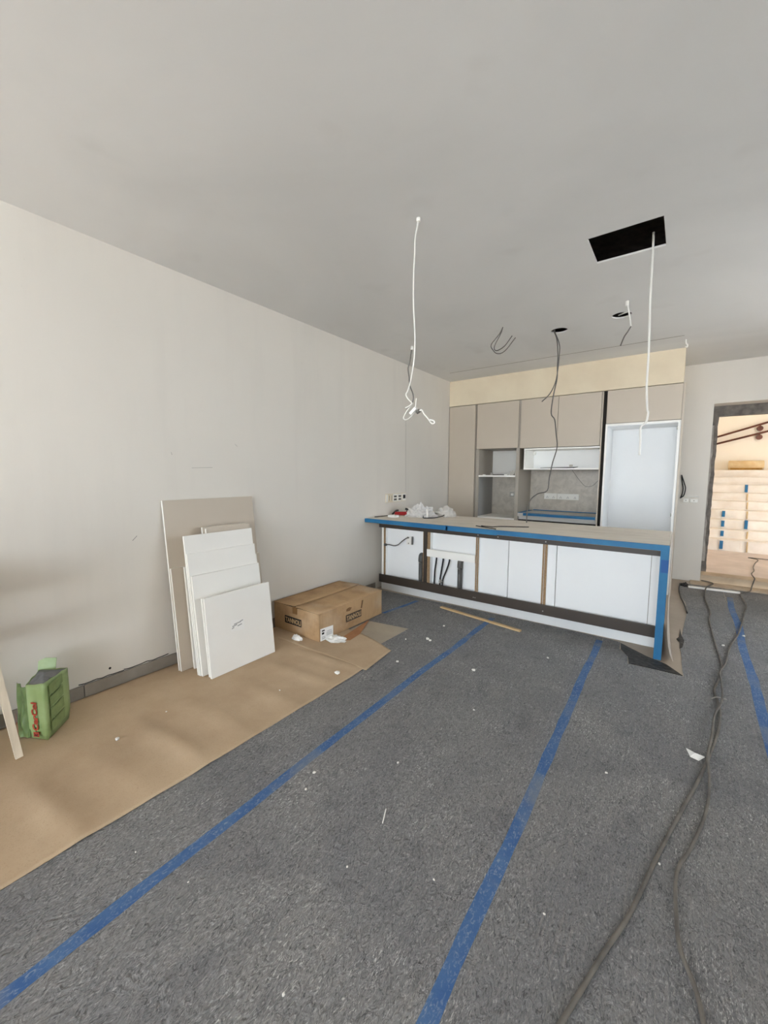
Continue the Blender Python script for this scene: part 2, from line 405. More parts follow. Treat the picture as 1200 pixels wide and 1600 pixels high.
# outside: terrace in front, stairwell behind, closed in by added walls and roof
mk('terrace_ground', box(-12, 12, -14, YF - 0.2, -0.2, -0.02), TERR, kind='structure')
mk('yard_ground', box(-0.8, 4.2, YB + 0.28, 13.0, -0.1, 0.085), PINKST, kind='structure', label='pale stone paving outside the doorway')
mk('trim_4', box(DX0 + 0.002, DX1 - 0.002, 6.84, YB + 0.279, 0.0, 0.10), SILLM, kind='structure', label='beige stone door sill')
mk('wall_yard_back', box(-0.8, 4.2, 12.62, 12.9, 0.085, 5.6), PEACH, kind='structure', label='sunlit peach rendered wall beyond the steps')
mk('wall_added_left', box(-1.0, -0.8, YB + 0.4, 12.9, 0.085, 5.6), PEACH, kind='structure')  # unseen wall added to limit the light on the steps
mk('wall_added_right', box(4.2, 4.4, YB + 0.4, 12.9, 0.085, 5.6), PEACH, kind='structure')  # unseen, added like the left one to hold back daylight
mk('wall_added_front', join(box(-1.0, 4.4, YB + 0.1, YB + 0.38, 3.4, 5.6), box(2.31, 3.22, YB + 0.29, YB + 0.38, 0.085, 3.4)), PEACH, kind='structure')  # unseen wall added here, its side gap sized to dim the steps
ox0, ox1, oy0, oy1 = 1.20, 1.90, 8.40, 9.00
mk('added_yard_roof', join(box(-1.0, ox0, YB + 0.1, 12.9, 5.6, 5.7), box(ox1, 4.4, YB + 0.1, 12.9, 5.6, 5.7),
   box(ox0, ox1, YB + 0.1, oy0, 5.6, 5.7), box(ox0, ox1, oy1, 12.9, 5.6, 5.7)), PEACH, kind='structure')  # unseen roof added to dim the yard, opening sized for the light

# ================================================================== FLOOR COVERING
def wob(poly, step=0.06, amp=0.006, seed=0):
    out = []
    for i in range(len(poly)):
        a, b = Vector(poly[i]), Vector(poly[(i + 1) % len(poly)]); L = (b - a).length; n = max(1, int(L / step)); t = (b - a).normalized(); nn = Vector((-t.y, t.x))
        for k in range(n):
            p = a + (b - a) * k / n
            w = noise.noise(Vector((p.x * 7, p.y * 7, seed))) * amp
            out.append(tuple(p + nn * w))
    return out
def sheet(poly, z0, z1, mat, name, label, cat, seed=0, amp=0.004, group=None):
    return mk(name, prism(wob(poly, 0.08, amp, seed), z0, z1), mat, label=label, cat=cat, group=group)
G = 'strips of grey floor protection'
sheet([(-3.0, -2.1), (-2.375, -2.1), (-2.375, 3.90), (-3.0, 3.90)], 0.0, 0.003, FELT, 'protective_mat', 'grey felt protection strip beside the left wall, mostly under brown paper', 'floor mat', 1, group=G)
sheet([(-2.370, -2.1), (-1.432, -2.1), (-1.432, 3.925), (-2.370, 3.905)], 0.0, 0.003, FELT, 'protective_mat', 'grey felt protection strip between the cardboard box and the pine batten', 'floor mat', 2, group=G)
sheet([(-1.428, -2.1), (-0.462, -2.1), (-0.462, 3.925), (-0.8, 3.935), (-1.428, 3.925)], 0.0, 0.003, FELT, 'protective_mat', 'grey felt protection strip between the two long blue tapes', 'floor mat', 3, group=G)
sheet([(-0.458, -2.1), (0.500, -2.1), (0.520, 6.60), (0.08, 6.60), (0.075, 6.02), (0.14, 5.6), (0.145, 5.13), (0.09, 4.28), (0.10, 3.70), (0.112, 3.50),
       (-0.044, 3.500), (-0.234, 3.485), (-0.252, 3.635), (-0.316, 3.75), (-0.330, 3.90), (-0.458, 3.93)], 0.0, 0.003, FELT, 'protective_mat',
      'grey felt protection strip torn open around the island end, cables on it', 'floor mat', 4, 0.007, G)
sheet([(0.506, -2.1), (1.44, -2.1), (1.46, 6.60), (0.526, 6.60)], 0.0, 0.003, FELT, 'protective_mat', 'grey felt protection strip leading to the doorway, at the right edge', 'floor mat', 5, group=G)
sheet([(1.446, -2.1), (2.28, -2.1), (2.28, 6.60), (1.466, 6.60)], 0.0, 0.003, FELT, 'protective_mat', 'grey felt protection strip beside the right wall, outside the picture', 'floor mat', 6, group=G)

def tape_strip(xy, w, label, seed):
    L, Rr = [], []
    n = len(xy)
    for i, (x, y) in enumerate(xy):
        e = w / 2 * (1 + 0.32 * noise.noise(Vector((y * 6, seed, 0))))
        o = 0.014 * noise.noise(Vector((y * 1.5, seed, 3)))
        L.append((x - e + o, y)); Rr.append((x + e + o, y))
    mk('floor_tape', prism(L + Rr[::-1], 0.0032, 0.0037), FTAPE, label=label, cat='tape', group='blue tape on the floor mat seams')
tape_strip([(-1.415 - 0.02 * min(1, max(0, (y / 1.5))), y) for y in [-1.0 + 0.12 * k for k in range(41)]], 0.052, 'dusty blue tape running from the lower left corner to the pine batten', 1)
tape_strip([(-0.445 - 0.033 * max(0, (y - 0.8) / 3), y) for y in [0.0 + 0.12 * k for k in range(33)]], 0.050, 'dusty blue tape running up the middle of the floor to the island', 2)
tape_strip([(0.462 + 0.024 * (y - 2.0), y) for y in [0.0 + 0.15 * k for k in range(42)]], 0.055, 'dusty blue tape to the right of the floor cables', 3)
tape_strip([(-2.40 + 0.11 * (y - 3.2), y) for y in [3.24 + 0.07 * k for k in range(9)]], 0.045, 'short faded blue tape between cardboard box and island plinth', 4)

# torn black film in the corner by the island
mk('black_film', prism(wob([(-0.322, 3.885), (-0.309, 3.752), (-0.248, 3.636), (-0.230, 3.492), (-0.044, 3.506), (0.105, 3.508), (0.0, 3.645), (-0.132, 3.722)], 0.04, 0.006, 9), 0.0005, 0.0045),
   FILM, label='torn black plastic film lying at the foot of the island corner', cat='plastic film')

# brown paper
def paper(name, x0, xe, y0, y1, hf, mat, label, nx=40, ny=70, cat='paper', z=0.0045):
    V, F = [], []
    for j in range(ny + 1):
        for i in range(nx + 1):
            u, t = i / nx, j / ny
            ya, yb2 = (y0(u) if callable(y0) else y0), (y1(u) if callable(y1) else y1); y = ya + (yb2 - ya) * t
            xx = (xe(y) if callable(xe) else xe); xa = (x0(y) if callable(x0) else x0)
            x = xa + (xx - xa) * u
            V.append((x, y, z + hf(x, y)))
    for j in range(ny):
        for i in range(nx):
            a = j * (nx + 1) + i; F.append((a, a + 1, a + nx + 2, a + nx + 1))
    o = mk(name, (V, F), mat, smooth=True, label=label, cat=cat)
    md = o.modifiers.new('thick', 'SOLIDIFY'); md.thickness = 0.0014; md.offset = 1
    return o
ridges = [(-0.2, 0.006, 0.06), (0.12, 0.008, 0.07), (0.43, 0.012, 0.05), (0.70, 0.006, 0.06), (0.95, 0.013, 0.05), (1.22, 0.008, 0.06), (1.55, 0.007, 0.06), (1.86, 0.008, 0.05), (2.14, 0.012, 0.035)]
def hk(x, y):
    fade = min(1, max(0, (x + 2.50) / 0.35)); edge = min(1, max(0, (-1.80 - x) / 0.25)) * 0.75 + 0.25
    h = 1.5 * sum(a * math.exp(-((y - c - 0.10 * (x + 2.1)) / s) ** 2) for c, a, s in ridges) * fade * edge
    h += fade * 0.004 * (0.5 + noise.noise(Vector((x * 3, y * 3, 1))))
    return max(h, 0)
paper('kraft_paper', -2.995, lambda y: -1.800 - 0.012 * noise.noise(Vector((y * 1.4, 5, 0))) - 0.02 * max(0, 0.5 - y) * 0.6, -1.9,
      lambda u: 2.255 - 0.03 * u, hk, KRAFT, 'long brown kraft paper sheet laid along the left wall under panels and bag', 48, 120)
paper('kraft_paper', -2.98, lambda y: -1.775 - 0.035 * (y - 2.25) / 0.3, 2.18, lambda u: 2.70 - 0.14 * max(0, (u - 0.5) / 0.5) ** 1.6,
      lambda x, y: max(0, 0.006 + 0.004 * noise.noise(Vector((x * 4, y * 5, 7)))) * min(1, max(0, (x + 2.36) / 0.15)) + 0.0005, KRAFT,
      'short piece of brown kraft paper in front of the cardboard box', 36, 20, z=0.0065 - 0.002)
mk('card_sheet', prism([(-2.385, 2.60), (-1.965, 2.625), (-1.958, 3.045), (-2.385, 2.975)], 0.0032, 0.0042), KRAFT2, label='greyish flat card sheet sticking out beside the cardboard box', cat='card sheet')

# ================================================================== KITCHEN WALL
YK = 5.83
DT = 0.02
def carcass_sides(root, x0, x1, y0, y1, z0, z1, t=0.018, mat=WHITE, top=True, bottom=True):
    mk('side_panel', box(x0, x0 + t, y0, y1, z0, z1), mat, root); mk('side_panel', box(x1 - t, x1, y0, y1, z0, z1), mat, root)
    if top: mk('top_panel', box(x0 + t, x1 - t, y0, y1, z1 - t, z1), mat, root)
    if bottom: mk('bottom_panel', box(x0 + t, x1 - t, y0, y1, z0, z0 + t), mat, root)
# tall cabinet in the corner
r = thing('tall_cabinet', (-2.79, 6.3, 0), 'tall greige cabinet with one full-height door in the wall corner', 'cabinet')
mk('body', box(-3.015, -2.562, YK + DT + 0.002, 6.80, 0.0, 2.508), GREIGE_D, r)
mk('door', box(-3.010, -2.572, YK, YK + DT, 0.10, 2.500), GREIGE, r, bevel=0.002)
# oven tower
r = thing('oven_cabinet', (-2.23, 6.3, 0), 'greige oven housing cabinet with two open niches and a flap door', 'cabinet')
x0, x1 = -2.548, -1.882
mk('side_panel', box(x0, x0 + 0.05, YK + 0.003, 6.80, 0.0, 1.826), GREIGE_D, r); mk('side_panel', box(x1 - 0.045, x1, YK + 0.003, 6.80, 0.0, 1.826), GREIGE_D, r)
mk('top_box', box(x0, x1, YK + DT + 0.002, 6.80, 1.830, 2.508), GREIGE_D, r)
mk('door', box(x0 + 0.004, x1 - 0.028, YK, YK + DT, 1.832, 2.500), GREIGE, r, bevel=0.002)
mk('shelf', box(x0 + 0.05, x1 - 0.045, YK + 0.004, 6.42, 1.408, 1.432), WHITE_E, r)
mk('back_panel', box(x0 + 0.05, x1 - 0.045, 6.40, 6.42, 1.432, 1.826), WHITE_W, r)
mk('shelf', box(x0 + 0.05, x1 - 0.045, YK + 0.004, 6.42, 0.775, 0.800), WHITE_E, r)
mk('stone_back', box(x0 + 0.05, x1 - 0.045, 6.41, 6.43, 0.800, 1.408), STONE, r)
mk('inner_side', box(x0 + 0.05, x0 + 0.056, YK + 0.02, 6.40, 0.800, 1.408), simple('grey_inner', (156, 156, 154), 0.6), r)
mk('base_front', box(x0 + 0.05, x1 - 0.045, 5.88, 5.90, 0.0, 0.745), DARK, r)  # dark colour stands in for the black shadow gap below the niche
# wall cabinet with two doors and open shelf box
r = thing('wall_cabinet', (-1.36, 6.2, 1.52), 'greige wall cabinet with two doors above an open white shelf', 'cabinet')
mk('body', box(-1.880, -0.846, YK + DT + 0.002, 6.80, 1.830, 2.508), GREIGE_D, r)
mk('door', box(-1.876, -1.380, YK, YK + DT, 1.822, 2.500), GREIGE, r, bevel=0.002)
mk('door', box(-1.374, -0.858, YK, YK + DT, 1.822, 2.500), GREIGE, r, bevel=0.002)
b = mk('open_shelf', join(box(-1.815, -1.795, YK + 0.004, 6.30, 1.515, 1.815), box(-1.795, -0.846, YK + 0.004, 6.30, 1.515, 1.535), box(-1.795, -0.846, YK + 0.004, 6.30, 1.795, 1.815)), WHITE_E, r)
mk('back_panel', box(-1.795, -0.846, 6.25, 6.265, 1.535, 1.795), WHITE, b)
mk('hinge_cap', box(-1.795, -1.765, 6.21, 6.25, 1.74, 1.78), PLASTIC, b, bevel=0.006)
mk('side_panel', box(-0.850, -0.838, YK - 0.001, 6.80, 0.0, 2.502), GREIGE, r)
# backsplash with sockets
mk('backsplash', box(-1.880, -0.852, 6.42, 6.44, 0.892, 1.514), STONE, label='grey veined stone backsplash behind the kitchen worktop', cat='backsplash')
def socket(x0, x1, z0, z1, y, label, n):
    r = thing('socket', ((x0 + x1) / 2, y, z0), label, 'socket', 'sockets on the backsplash')
    mk('plate', box(x0, x1, y - 0.010, y, z0, z1), PLASTIC, r, bevel=0.003)
    for k in range(n):
        cx = x0 + (x1 - x0) * (k + 0.5) / n
        mk('switch', box(cx - 0.018, cx + 0.018, y - 0.016, y - 0.010, z0 + 0.055, z0 + 0.078), PLASTIC, r, bevel=0.002)
        mk('slot', join(box(cx - 0.013, cx - 0.007, y - 0.0108, y - 0.010, z0 + 0.018, z0 + 0.032), box(cx + 0.007, cx + 0.013, y - 0.0108, y - 0.010, z0 + 0.018, z0 + 0.032),
                        box(cx - 0.003, cx + 0.003, y - 0.0108, y - 0.010, z0 + 0.036, z0 + 0.048)), GREYINK, r)
socket(-1.663, -1.481, 1.072, 1.162, 6.42, 'shorter white double socket on the backsplash, left one', 2)
socket(-1.475, -1.176, 1.072, 1.160, 6.42, 'longer white triple socket on the backsplash, right one', 3)
# base cabinet and worktop
r = thing('base_cabinet', (-1.36, 6.1, 0), 'low kitchen base cabinet under the taped back worktop', 'cabinet')
mk('body', box(-1.880, -0.852, 5.90, 6.44, 0.10, 0.835), WHITE_W, r); mk('front', box(-1.878, -0.854, 5.875, 5.898, 0.10, 0.790), DARK, r)  # front coloured dark as the shadow gap under the worktop
mk('plinth', box(-1.878, -0.854, 5.95, 5.97, 0.0, 0.10), BROWN, r)
r = thing('back_worktop', (-1.36, 6.1, 0.84), 'pale kitchen worktop along the backsplash edged with blue tape', 'worktop')
mk('slab', box(-1.880, -0.852, 5.838, 6.418, 0.836, 0.888), simple('pale_grey_quartz', (206, 203, 198), 0.4), r)
mk('front_tape', join(box(-1.80, -0.862, 5.834, 5.838, 0.852, 0.886), box(-1.80, -0.862, 5.834, 5.874, 0.888, 0.891)), BTAPE, r)
mk('side_tape', box(-1.879, -1.825, 5.842, 6.40, 0.8882, 0.892), BTAPE, r); mk('back_tape', box(-1.82, -0.856, 6.405, 6.4178, 0.8882, 0.900), BTAPE, r)
# dark strip painted as the shadow gap, then the fridge housing
mk('shadow_strip', box(-0.837, -0.801, 5.868, 6.80, 0.0, 2.508), DARK, label='dark brown strip painted as the shadow gap between wall cabinet and fridge housing', cat='shadow strip')
r = thing('fridge_housing', (-0.40, 6.3, 0), 'tall fridge housing with white open niche and greige top flap', 'cabinet')
x0, x1 = -0.799, -0.012
mk('top_box', box(x0, x1, YK + DT + 0.002, 6.80, 2.092, 2.508), GREIGE_D, r)
mk('door', box(x0 + 0.006, x1 - 0.016, YK, YK + DT, 2.095, 2.502), GREIGE, r, bevel=0.002)
mk('frame', join(box(x0, x0 + 0.022, YK + 0.001, YK + 0.02, 0.0, 2.088), box(x1 - 0.04, x1 - 0.016, YK + 0.001, YK + 0.02, 0.0, 2.088), box(x0 + 0.022, x1 - 0.04, YK + 0.001, YK + 0.02, 2.066, 2.088)), WHITE_E, r)
mk('side_panel', box(x0, x0 + 0.02, YK + 0.02, 6.80, 0.0, 2.088), WHITE, r)
mk('side_panel', box(x1 - 0.034, x1 - 0.014, YK + 0.02, 6.80, 0.0, 2.088), WHITE, r)
mk('top_panel', box(x0 + 0.02, x1 - 0.034, YK + 0.02, 6.80, 2.060, 2.088), WHITE, r)
mk('back_panel', box(x0 + 0.02, x1 - 0.034, 6.38, 6.40, 0.0, 2.060), WHITE, r)
mk('end_panel', box(x1 - 0.013, x1 + 0.010, YK + 0.004, 6.815, 0.0, 2.509), GREIGE, r)
for z in (1.98, 0.95): mk('hinge_plate', box(x1 - 0.052, x1 - 0.0345, 5.87, 5.90, z, z + 0.04), METAL, r, bevel=0.003)
# things lying in the cabinets
GS = 'fittings on the oven niche shelf'
mk('hinge', join(box(-2.03, -1.985, 5.93, 5.97, 1.4325, 1.455), box(-2.05, -2.02, 5.94, 5.96, 1.4325, 1.490), box(-2.02, -1.975, 5.945, 5.955, 1.455, 1.500)), METAL, label='dark metal cabinet hinge at the right end of the niche shelf', cat='hinge', group=GS)
mk('metal_bracket', join(box(-2.345, -2.315, 5.93, 5.95, 1.4325, 1.472), box(-2.345, -2.30, 5.93, 5.96, 1.4325, 1.438)), METAL, label='small upright metal bracket on the niche shelf', cat='bracket', group=GS)
mk('metal_rail', box(-2.30, -2.13, 5.90, 5.93, 1.4325, 1.447), DCABLE, label='short dark metal rail lying on the niche shelf', cat='rail', group=GS, bevel=0.003)
mk('plastic_clip', box(-2.46, -2.42, 5.90, 5.93, 1.4325, 1.445), PLASTIC, label='small white plastic clip at the left end of the niche shelf', cat='clip', group=GS, bevel=0.004)
mk('plastic_clip', box(-2.12, -2.07, 5.90, 5.94, 1.4325, 1.452), PLASTIC, label='white plastic clip beside the metal hinge on the niche shelf', cat='clip', group=GS, bevel=0.004)
mk('black_sheet', slab([(-1.60, 5.90, 1.5365), (-1.16, 5.88, 1.5365), (-1.13, 5.99, 1.548), (-1.57, 6.02, 1.541)], (0, 0, 0.005)), BLACK, label='thin black sheet lying in the open white shelf', cat='sheet')
mk('screw_box', box(-1.225, -1.19, 5.92, 5.96, 1.555, 1.582), METAL, label='small grey fitting standing on the black sheet', cat='fitting', bevel=0.006)
mk('hanging_wire', tube([(-1.286, 6.405, 1.52), (-1.24, 6.41, 1.45), (-1.172, 6.414, 1.357), (-1.094, 6.414, 1.277), (-1.007, 6.414, 1.287), (-0.938, 6.414, 1.36), (-0.90, 6.412, 1.42)], 0.003, 6), GCABLE,
   label='thin pale wire sagging across the stone backsplash', cat='wire')
r = thing('junction_box', (-2.17, 6.41, 1.08), 'small metal outlet on the stone back of the oven niche', 'outlet')
mk('plate', box(-2.20, -2.12, 6.402, 6.4095, 1.085, 1.165), METAL, r, bevel=0.004); mk('terminal', box(-2.175, -2.135, 6.385, 6.402, 1.105, 1.140), PLASTIC, r, bevel=0.004)

# ================================================================== ISLAND
YI = 3.945        # front of the open carcass backs
ZT0, ZT1 = 0.106, 0.815
def island_cab(name, x0, x1, label, tl=0.018, tr=0.018, seams=(), rec=0.03, ledge=None):
    r = thing(name, ((x0 + x1) / 2, 4.25, ZT0), label, 'cabinet', 'island cabinet units')
    for a, b_ in ((x0, x0 + tl), (x1 - tr, x1)):
        s = mk('side_panel', box(a, b_, YI + 0.001, 4.62, ZT0, ZT1), WHITE, r)
        mk('raw_edge', box(a + 0.001, b_ - 0.001, YI - 0.0005, YI + 0.001, ZT0, ZT1), CHIP, s)
    mk('top_panel', box(x0 + tl, x1 - tr, YI + 0.001, 4.62, ZT1 - 0.018, ZT1), WHITE, r)
    mk('bottom_panel', box(x0 + tl, x1 - tr, YI + 0.001, 4.62, ZT0, ZT0 + 0.018), WHITE, r)
    xs = [x0 + tl] + list(seams) + [x1 - tr]
    for i, (a, b_) in enumerate(zip(xs[:-1], xs[1:])):
        pr = 0.014 if (b_ - a) < 0.09 else 0.0
        mk('back_panel', box(a + (0.0025 if i else 0), b_ - (0.0025 if i < len(xs) - 2 else 0), YI + rec - pr, YI + rec + 0.008, ZT0 + 0.018, ZT1 - 0.018), WHITE, r)
    mk('rear_board', box(x0 + tl, x1 - tr, YI + rec + 0.0085, YI + rec + 0.014, ZT0 + 0.018, ZT1 - 0.018), TILE, r)
    return r
island_cab('island_cabinet', -2.915, -2.338, 'island cabinet unit nearest the wall, with cable outlet in its white back', 0.030, 0.010, rec=0.042)
rB = island_cab('island_cabinet', -2.291, -1.681, 'island cabinet unit with white rail, black hoses and grey pipe', 0.040, 0.018, (-1.765,), 0.06)
mk('rail', box(-2.289, -1.700, YI - 0.012, YI + 0.004, 0.505, 0.588), WHITE_E, rB)
island_cab('island_cabinet', -1.679, -0.998, 'island cabinet unit with two plain white back panels and one seam', 0.018, 0.018, (-1.375, -1.352))
island_cab('island_cabinet', -0.996, -0.083, 'widest island cabinet unit, plain white, next to the waterfall end', 0.026, 0.004, (-0.892, -0.148))
mk('post', box(-2.336, -2.294, YI - 0.005, YI + 0.05, ZT0, ZT1), BROWN, label='dark brown upright post between the first two island units', cat='post')
r = thing('top_rail', (-1.5, 3.93, 0.785), 'thin dark brown rail right under the island worktop', 'rail')
mk('profile', box(-2.968, -0.083, 3.9205, 3.935, 0.787, 0.832), BROWN, r)
for x in (-1.665, -0.985, -1.45): mk('screw', tube([(x, 3.916, 0.812), (x, 3.9205, 0.812)], 0.006, 8, 0), METAL, r)
r = thing('bottom_rail', (-1.5, 3.93, 0.10), 'wide dark brown rail along the bottom of the island', 'rail')
mk('profile', box(-2.968, -0.081, 3.9205, 3.935, 0.096, 0.196), BROWN, r, bevel=0.002)
for x in (-1.70, -1.68, -0.985): mk('screw', tube([(x, 3.916, 0.135), (x, 3.9205, 0.135)], 0.006, 8, 0), METAL, r)
mk('plinth', box(-2.955, -0.083, 3.955, 3.970, 0.0, 0.102), ALU, label='brushed aluminium plinth under the island', cat='plinth')
# pale filler strip and gap at the wall
mk('wall_batten', box(-2.945, -2.917, YI, YI + 0.04, ZT0, ZT1), WHITE_E, label='narrow white batten at the wall end of the island', cat='batten')
# pipes
def pipe(x, y, ztop, label):
    r = thing('drain_pipe', (x, y, 0.106), label, 'pipe', 'grey drain pipes in the island back')
    mk('tube', tube([(x, y, 0.108), (x, y, ztop - 0.06)], 0.026, 16, 0), PIPE, r, smooth=True)
    mk('elbow', tube([(x, y, ztop - 0.075), (x, y, ztop - 0.045), (x, y + 0.006, ztop - 0.015), (x, y + 0.018, ztop - 0.004), (x, y + 0.024, ztop - 0.004)], 0.031, 16, 4), PIPE, r, smooth=True)
    mk('clip', tube([(x - 0.012, y - 0.030, ztop - 0.085), (x + 0.012, y - 0.030, ztop - 0.085)], 0.006, 6, 0), METAL, r)
pipe(-2.384, 3.962, 0.50, 'grey drain pipe with elbow left of the dark island post')
pipe(-1.885, 3.966, 0.498, 'grey drain pipe with elbow under the white island rail')
def hose(pts, label):
    mk('hose', tube(pts, 0.009, 8), BLACK, smooth=True, label=label, cat='hose', group='black water hoses in the island')
hose([(-2.172, 3.962, 0.56), (-2.182, 3.965, 0.46), (-2.200, 3.968, 0.34), (-2.205, 3.968, 0.215), (-2.205, 3.968, 0.126)], 'leftmost of three black hoses under the white island rail')
hose([(-2.085, 3.962, 0.56), (-2.095, 3.965, 0.47), (-2.115, 3.970, 0.36), (-2.135, 3.975, 0.24), (-2.135, 3.975, 0.126)], 'middle of three black hoses under the white island rail')
hose([(-2.005, 3.962, 0.56), (-2.020, 3.965, 0.46), (-2.055, 3.970, 0.36), (-2.098, 3.972, 0.25), (-2.105, 3.972, 0.126)], 'rightmost of three black hoses under the white island rail')
mk('valve', join(tube([(-2.120, 3.955, 0.215), (-2.120, 3.955, 0.25)], 0.014, 10, 0), tube([(-2.135, 3.952, 0.232), (-2.095, 3.952, 0.232)], 0.009, 8, 0)), METAL, label='small metal valve joining two black hoses', cat='valve')
r = thing('cable_outlet', (-2.55, 3.97, 0.60), 'white cable outlet with short grey cable in the island unit', 'outlet')
mk('plate', box(-2.585, -2.515, 3.956, 3.972, 0.605, 0.705), PLASTIC, r, bevel=0.003)
mk('edge_clip', box(-2.513, -2.500, 3.950, 3.972, 0.612, 0.706), GCABLE, r)
mk('cable', tube([(-2.545, 3.950, 0.692), (-2.58, 3.945, 0.682), (-2.64, 3.943, 0.640), (-2.70, 3.943, 0.590), (-2.76, 3.943, 0.572), (-2.82, 3.940, 0.578), (-2.875, 3.937, 0.575)], 0.006, 8), DCABLE, r, smooth=True)
mk('cable_grommet', tube([(-2.898, 3.938, 0.572), (-2.870, 3.938, 0.573)], 0.016, 10, 0), DCABLE, r)
for x, z in ((-2.565, 0.695), (-2.555, 0.622)): mk('screw', tube([(x, 3.953, z), (x, 3.957, z)], 0.007, 8, 0), GREYINK, r)

# worktop with waterfall end, wrapped for protection
r = thing('island_worktop', (-1.5, 4.19, 0.0), 'long island worktop with waterfall end, wrapped in card and blue tape', 'worktop')
mk('slab', box(-3.018, -0.034, 3.702, 4.680, 0.866, 0.905), BEIGE, r)
mk('waterfall_panel', box(-0.080, -0.034, 3.702, 4.680, 0.0, 0.866), BEIGE, r)
mk('card_cover', slab([(-3.017, 3.704, 0.9055), (-0.030, 3.704, 0.9055), (-0.030, 4.684, 0.9055), (-3.017, 4.684, 0.9055)], (0, 0, 0.004)), COVER, r)
tp = mk('front_tape', join(box(-3.018, -0.030, 3.698, 3.702, 0.868, 0.9097), box(-3.018, -0.030, 3.698, 3.728, 0.9097, 0.911)), BTAPE, r)
for xa, zl in ((-2.46, 0.864), (-1.93, 0.862)):
    mk('tape_overlap', box(xa, xa + 0.55, 3.6965, 3.698, zl, 0.904), BTAPE, tp)
mk('upright_tape', join(box(-0.083, -0.031, 3.697, 3.702, 0.004, 0.868), box(-0.031, -0.0285, 3.697, 3.722, 0.30, 0.905)), BTAPE, r)
mk('tape_patch', join(box(-0.075, -0.0275, 3.6945, 3.697, 0.70, 0.80)), simple('dark_blue_tape', (20, 84, 148), 0.6), r)
# card flap over the waterfall side, curling out at the floor
V, F = [], []
prof = [(0.908, -0.0285), (0.88, -0.020), (0.75, -0.016), (0.55, -0.014), (0.35, -0.012), (0.22, -0.006), (0.12, 0.006), (0.06, 0.022), (0.02, 0.042)]
ys = [3.735, 3.80, 3.95, 4.15, 4.40, 4.66]
for z, x in prof:
    for j, y in enumerate(ys):
        curl = (1.0 - 0.75 * j / 5) if x > -0.010 else 1.0
        yy2 = y + (0.02 * math.sin(z * 9) if j == 0 else 0) - (0.05 * (1 - min(1, z / 0.25)) if j == 0 else 0)
        V.append(((-0.012 + (x + 0.012) * curl) if x > -0.012 else x, yy2, z))
nY = len(ys)
for i in range(len(prof) - 1):
    for j in range(nY - 1): F.append((i * nY + j, i * nY + j + 1, (i + 1) * nY + j + 1, (i + 1) * nY + j))
o = mk('card_flap', (V, F), simple('flap_card', (196, 184, 172), 0.85, var=(178, 166, 154), vs=6), r, smooth=True)
md = o.modifiers.new('thick', 'SOLIDIFY'); md.thickness = 0.003; md.offset = 1

# things on the island
ZC = 0.9105
r = thing('red_tool', (-2.87, 4.25, ZC), 'red hand clamp tool lying near the wall on the island', 'tool')
mk('body', slab([(-2.95, 4.22, ZC + 0.004), (-2.84, 4.33, ZC + 0.004), (-2.82, 4.31, ZC + 0.004), (-2.93, 4.19, ZC + 0.004)], (0.012, 0, 0.045)), REDTOOL, r, bevel=0.006)
mk('jaw', tube([(-2.97, 4.20, ZC + 0.012), (-2.94, 4.24, ZC + 0.055), (-2.91, 4.26, ZC + 0.065)], 0.012, 8), BLACK, r, smooth=True)
mk('jaw', tube([(-2.84, 4.35, ZC + 0.014), (-2.825, 4.34, ZC + 0.07), (-2.85, 4.33, ZC + 0.085)], 0.014, 8), BLACK, r, smooth=True)
mk('small_box', box(-2.885, -2.775, 3.985, 4.075, ZC, ZC + 0.028), PAPER, label='small flat white box at the island front near the wall', cat='box', bevel=0.003)
def crumple(cx, cy, z0, rx, ry, rz, seed, amp=0.35, n=26, m=12):
    V, F = [], []
    for j in range(m + 1):
        ph = math.pi / 2 * j / m
        for i in range(n):
            th = 2 * math.pi * i / n
            d = Vector((math.cos(th) * math.cos(ph), math.sin(th) * math.cos(ph), math.sin(ph)))
            k = 1 + amp * noise.noise(d * 2.3 + Vector((seed, 0, 0))) + amp * 0.9 * abs(noise.noise(d * 5.0 + Vector((0, seed, 0)))) - amp * 0.2
            V.append((cx + d.x * rx * k, cy + d.y * ry * k, z0 + max(0.0, d.z * rz * (k + amp * 0.8 * noise.noise(d * 7 + Vector((0, 0, seed)))))))
    for j in range(m):
        for i in range(n): F.append((j * n + i, j * n + (i + 1) % n, (j + 1) * n + (i + 1) % n, (j + 1) * n + i))
    F.append(tuple(range(n - 1, -1, -1)))
    return V, F
mk('plastic_bag', crumple(-2.63, 4.32, ZC, 0.185, 0.14, 0.120, 3.1, 0.55), CLOTH, label='crumpled white plastic bag on the island beside the red tool', cat='plastic bag')
mk('plastic_bag', crumple(-2.37, 4.53, ZC, 0.130, 0.12, 0.110, 8.4, 0.35), CLEAR, label='cloudy translucent plastic bag on the island near the tall cabinet', cat='plastic bag')
r = thing('cable_coil', (-2.44, 4.25, ZC), 'black cable end with white plug in front of the plastic bags', 'cable')
mk('cable', tube([(-2.50, 4.20, ZC + 0.02), (-2.47, 4.15, ZC + 0.007), (-2.40, 4.17, ZC + 0.007), (-2.34, 4.22, ZC + 0.012), (-2.28, 4.27, ZC + 0.03), (-2.26, 4.29, ZC + 0.045)], 0.006, 8), BLACK, r, smooth=True)
mk('plug', tube([(-2.47, 4.235, ZC + 0.10), (-2.44, 4.19, ZC + 0.05), (-2.425, 4.17, ZC + 0.012)], 0.013, 8, 2), PLASTIC, r, smooth=True)
GR = 'thin dark rods on the island'
mk('thin_rod', tube([(-1.665, 3.86, ZC + 0.006), (-1.41, 3.745, ZC + 0.006)], 0.005, 6, 0), DARK, label='thin dark rod lying near the front edge of the island', cat='rod', group=GR)
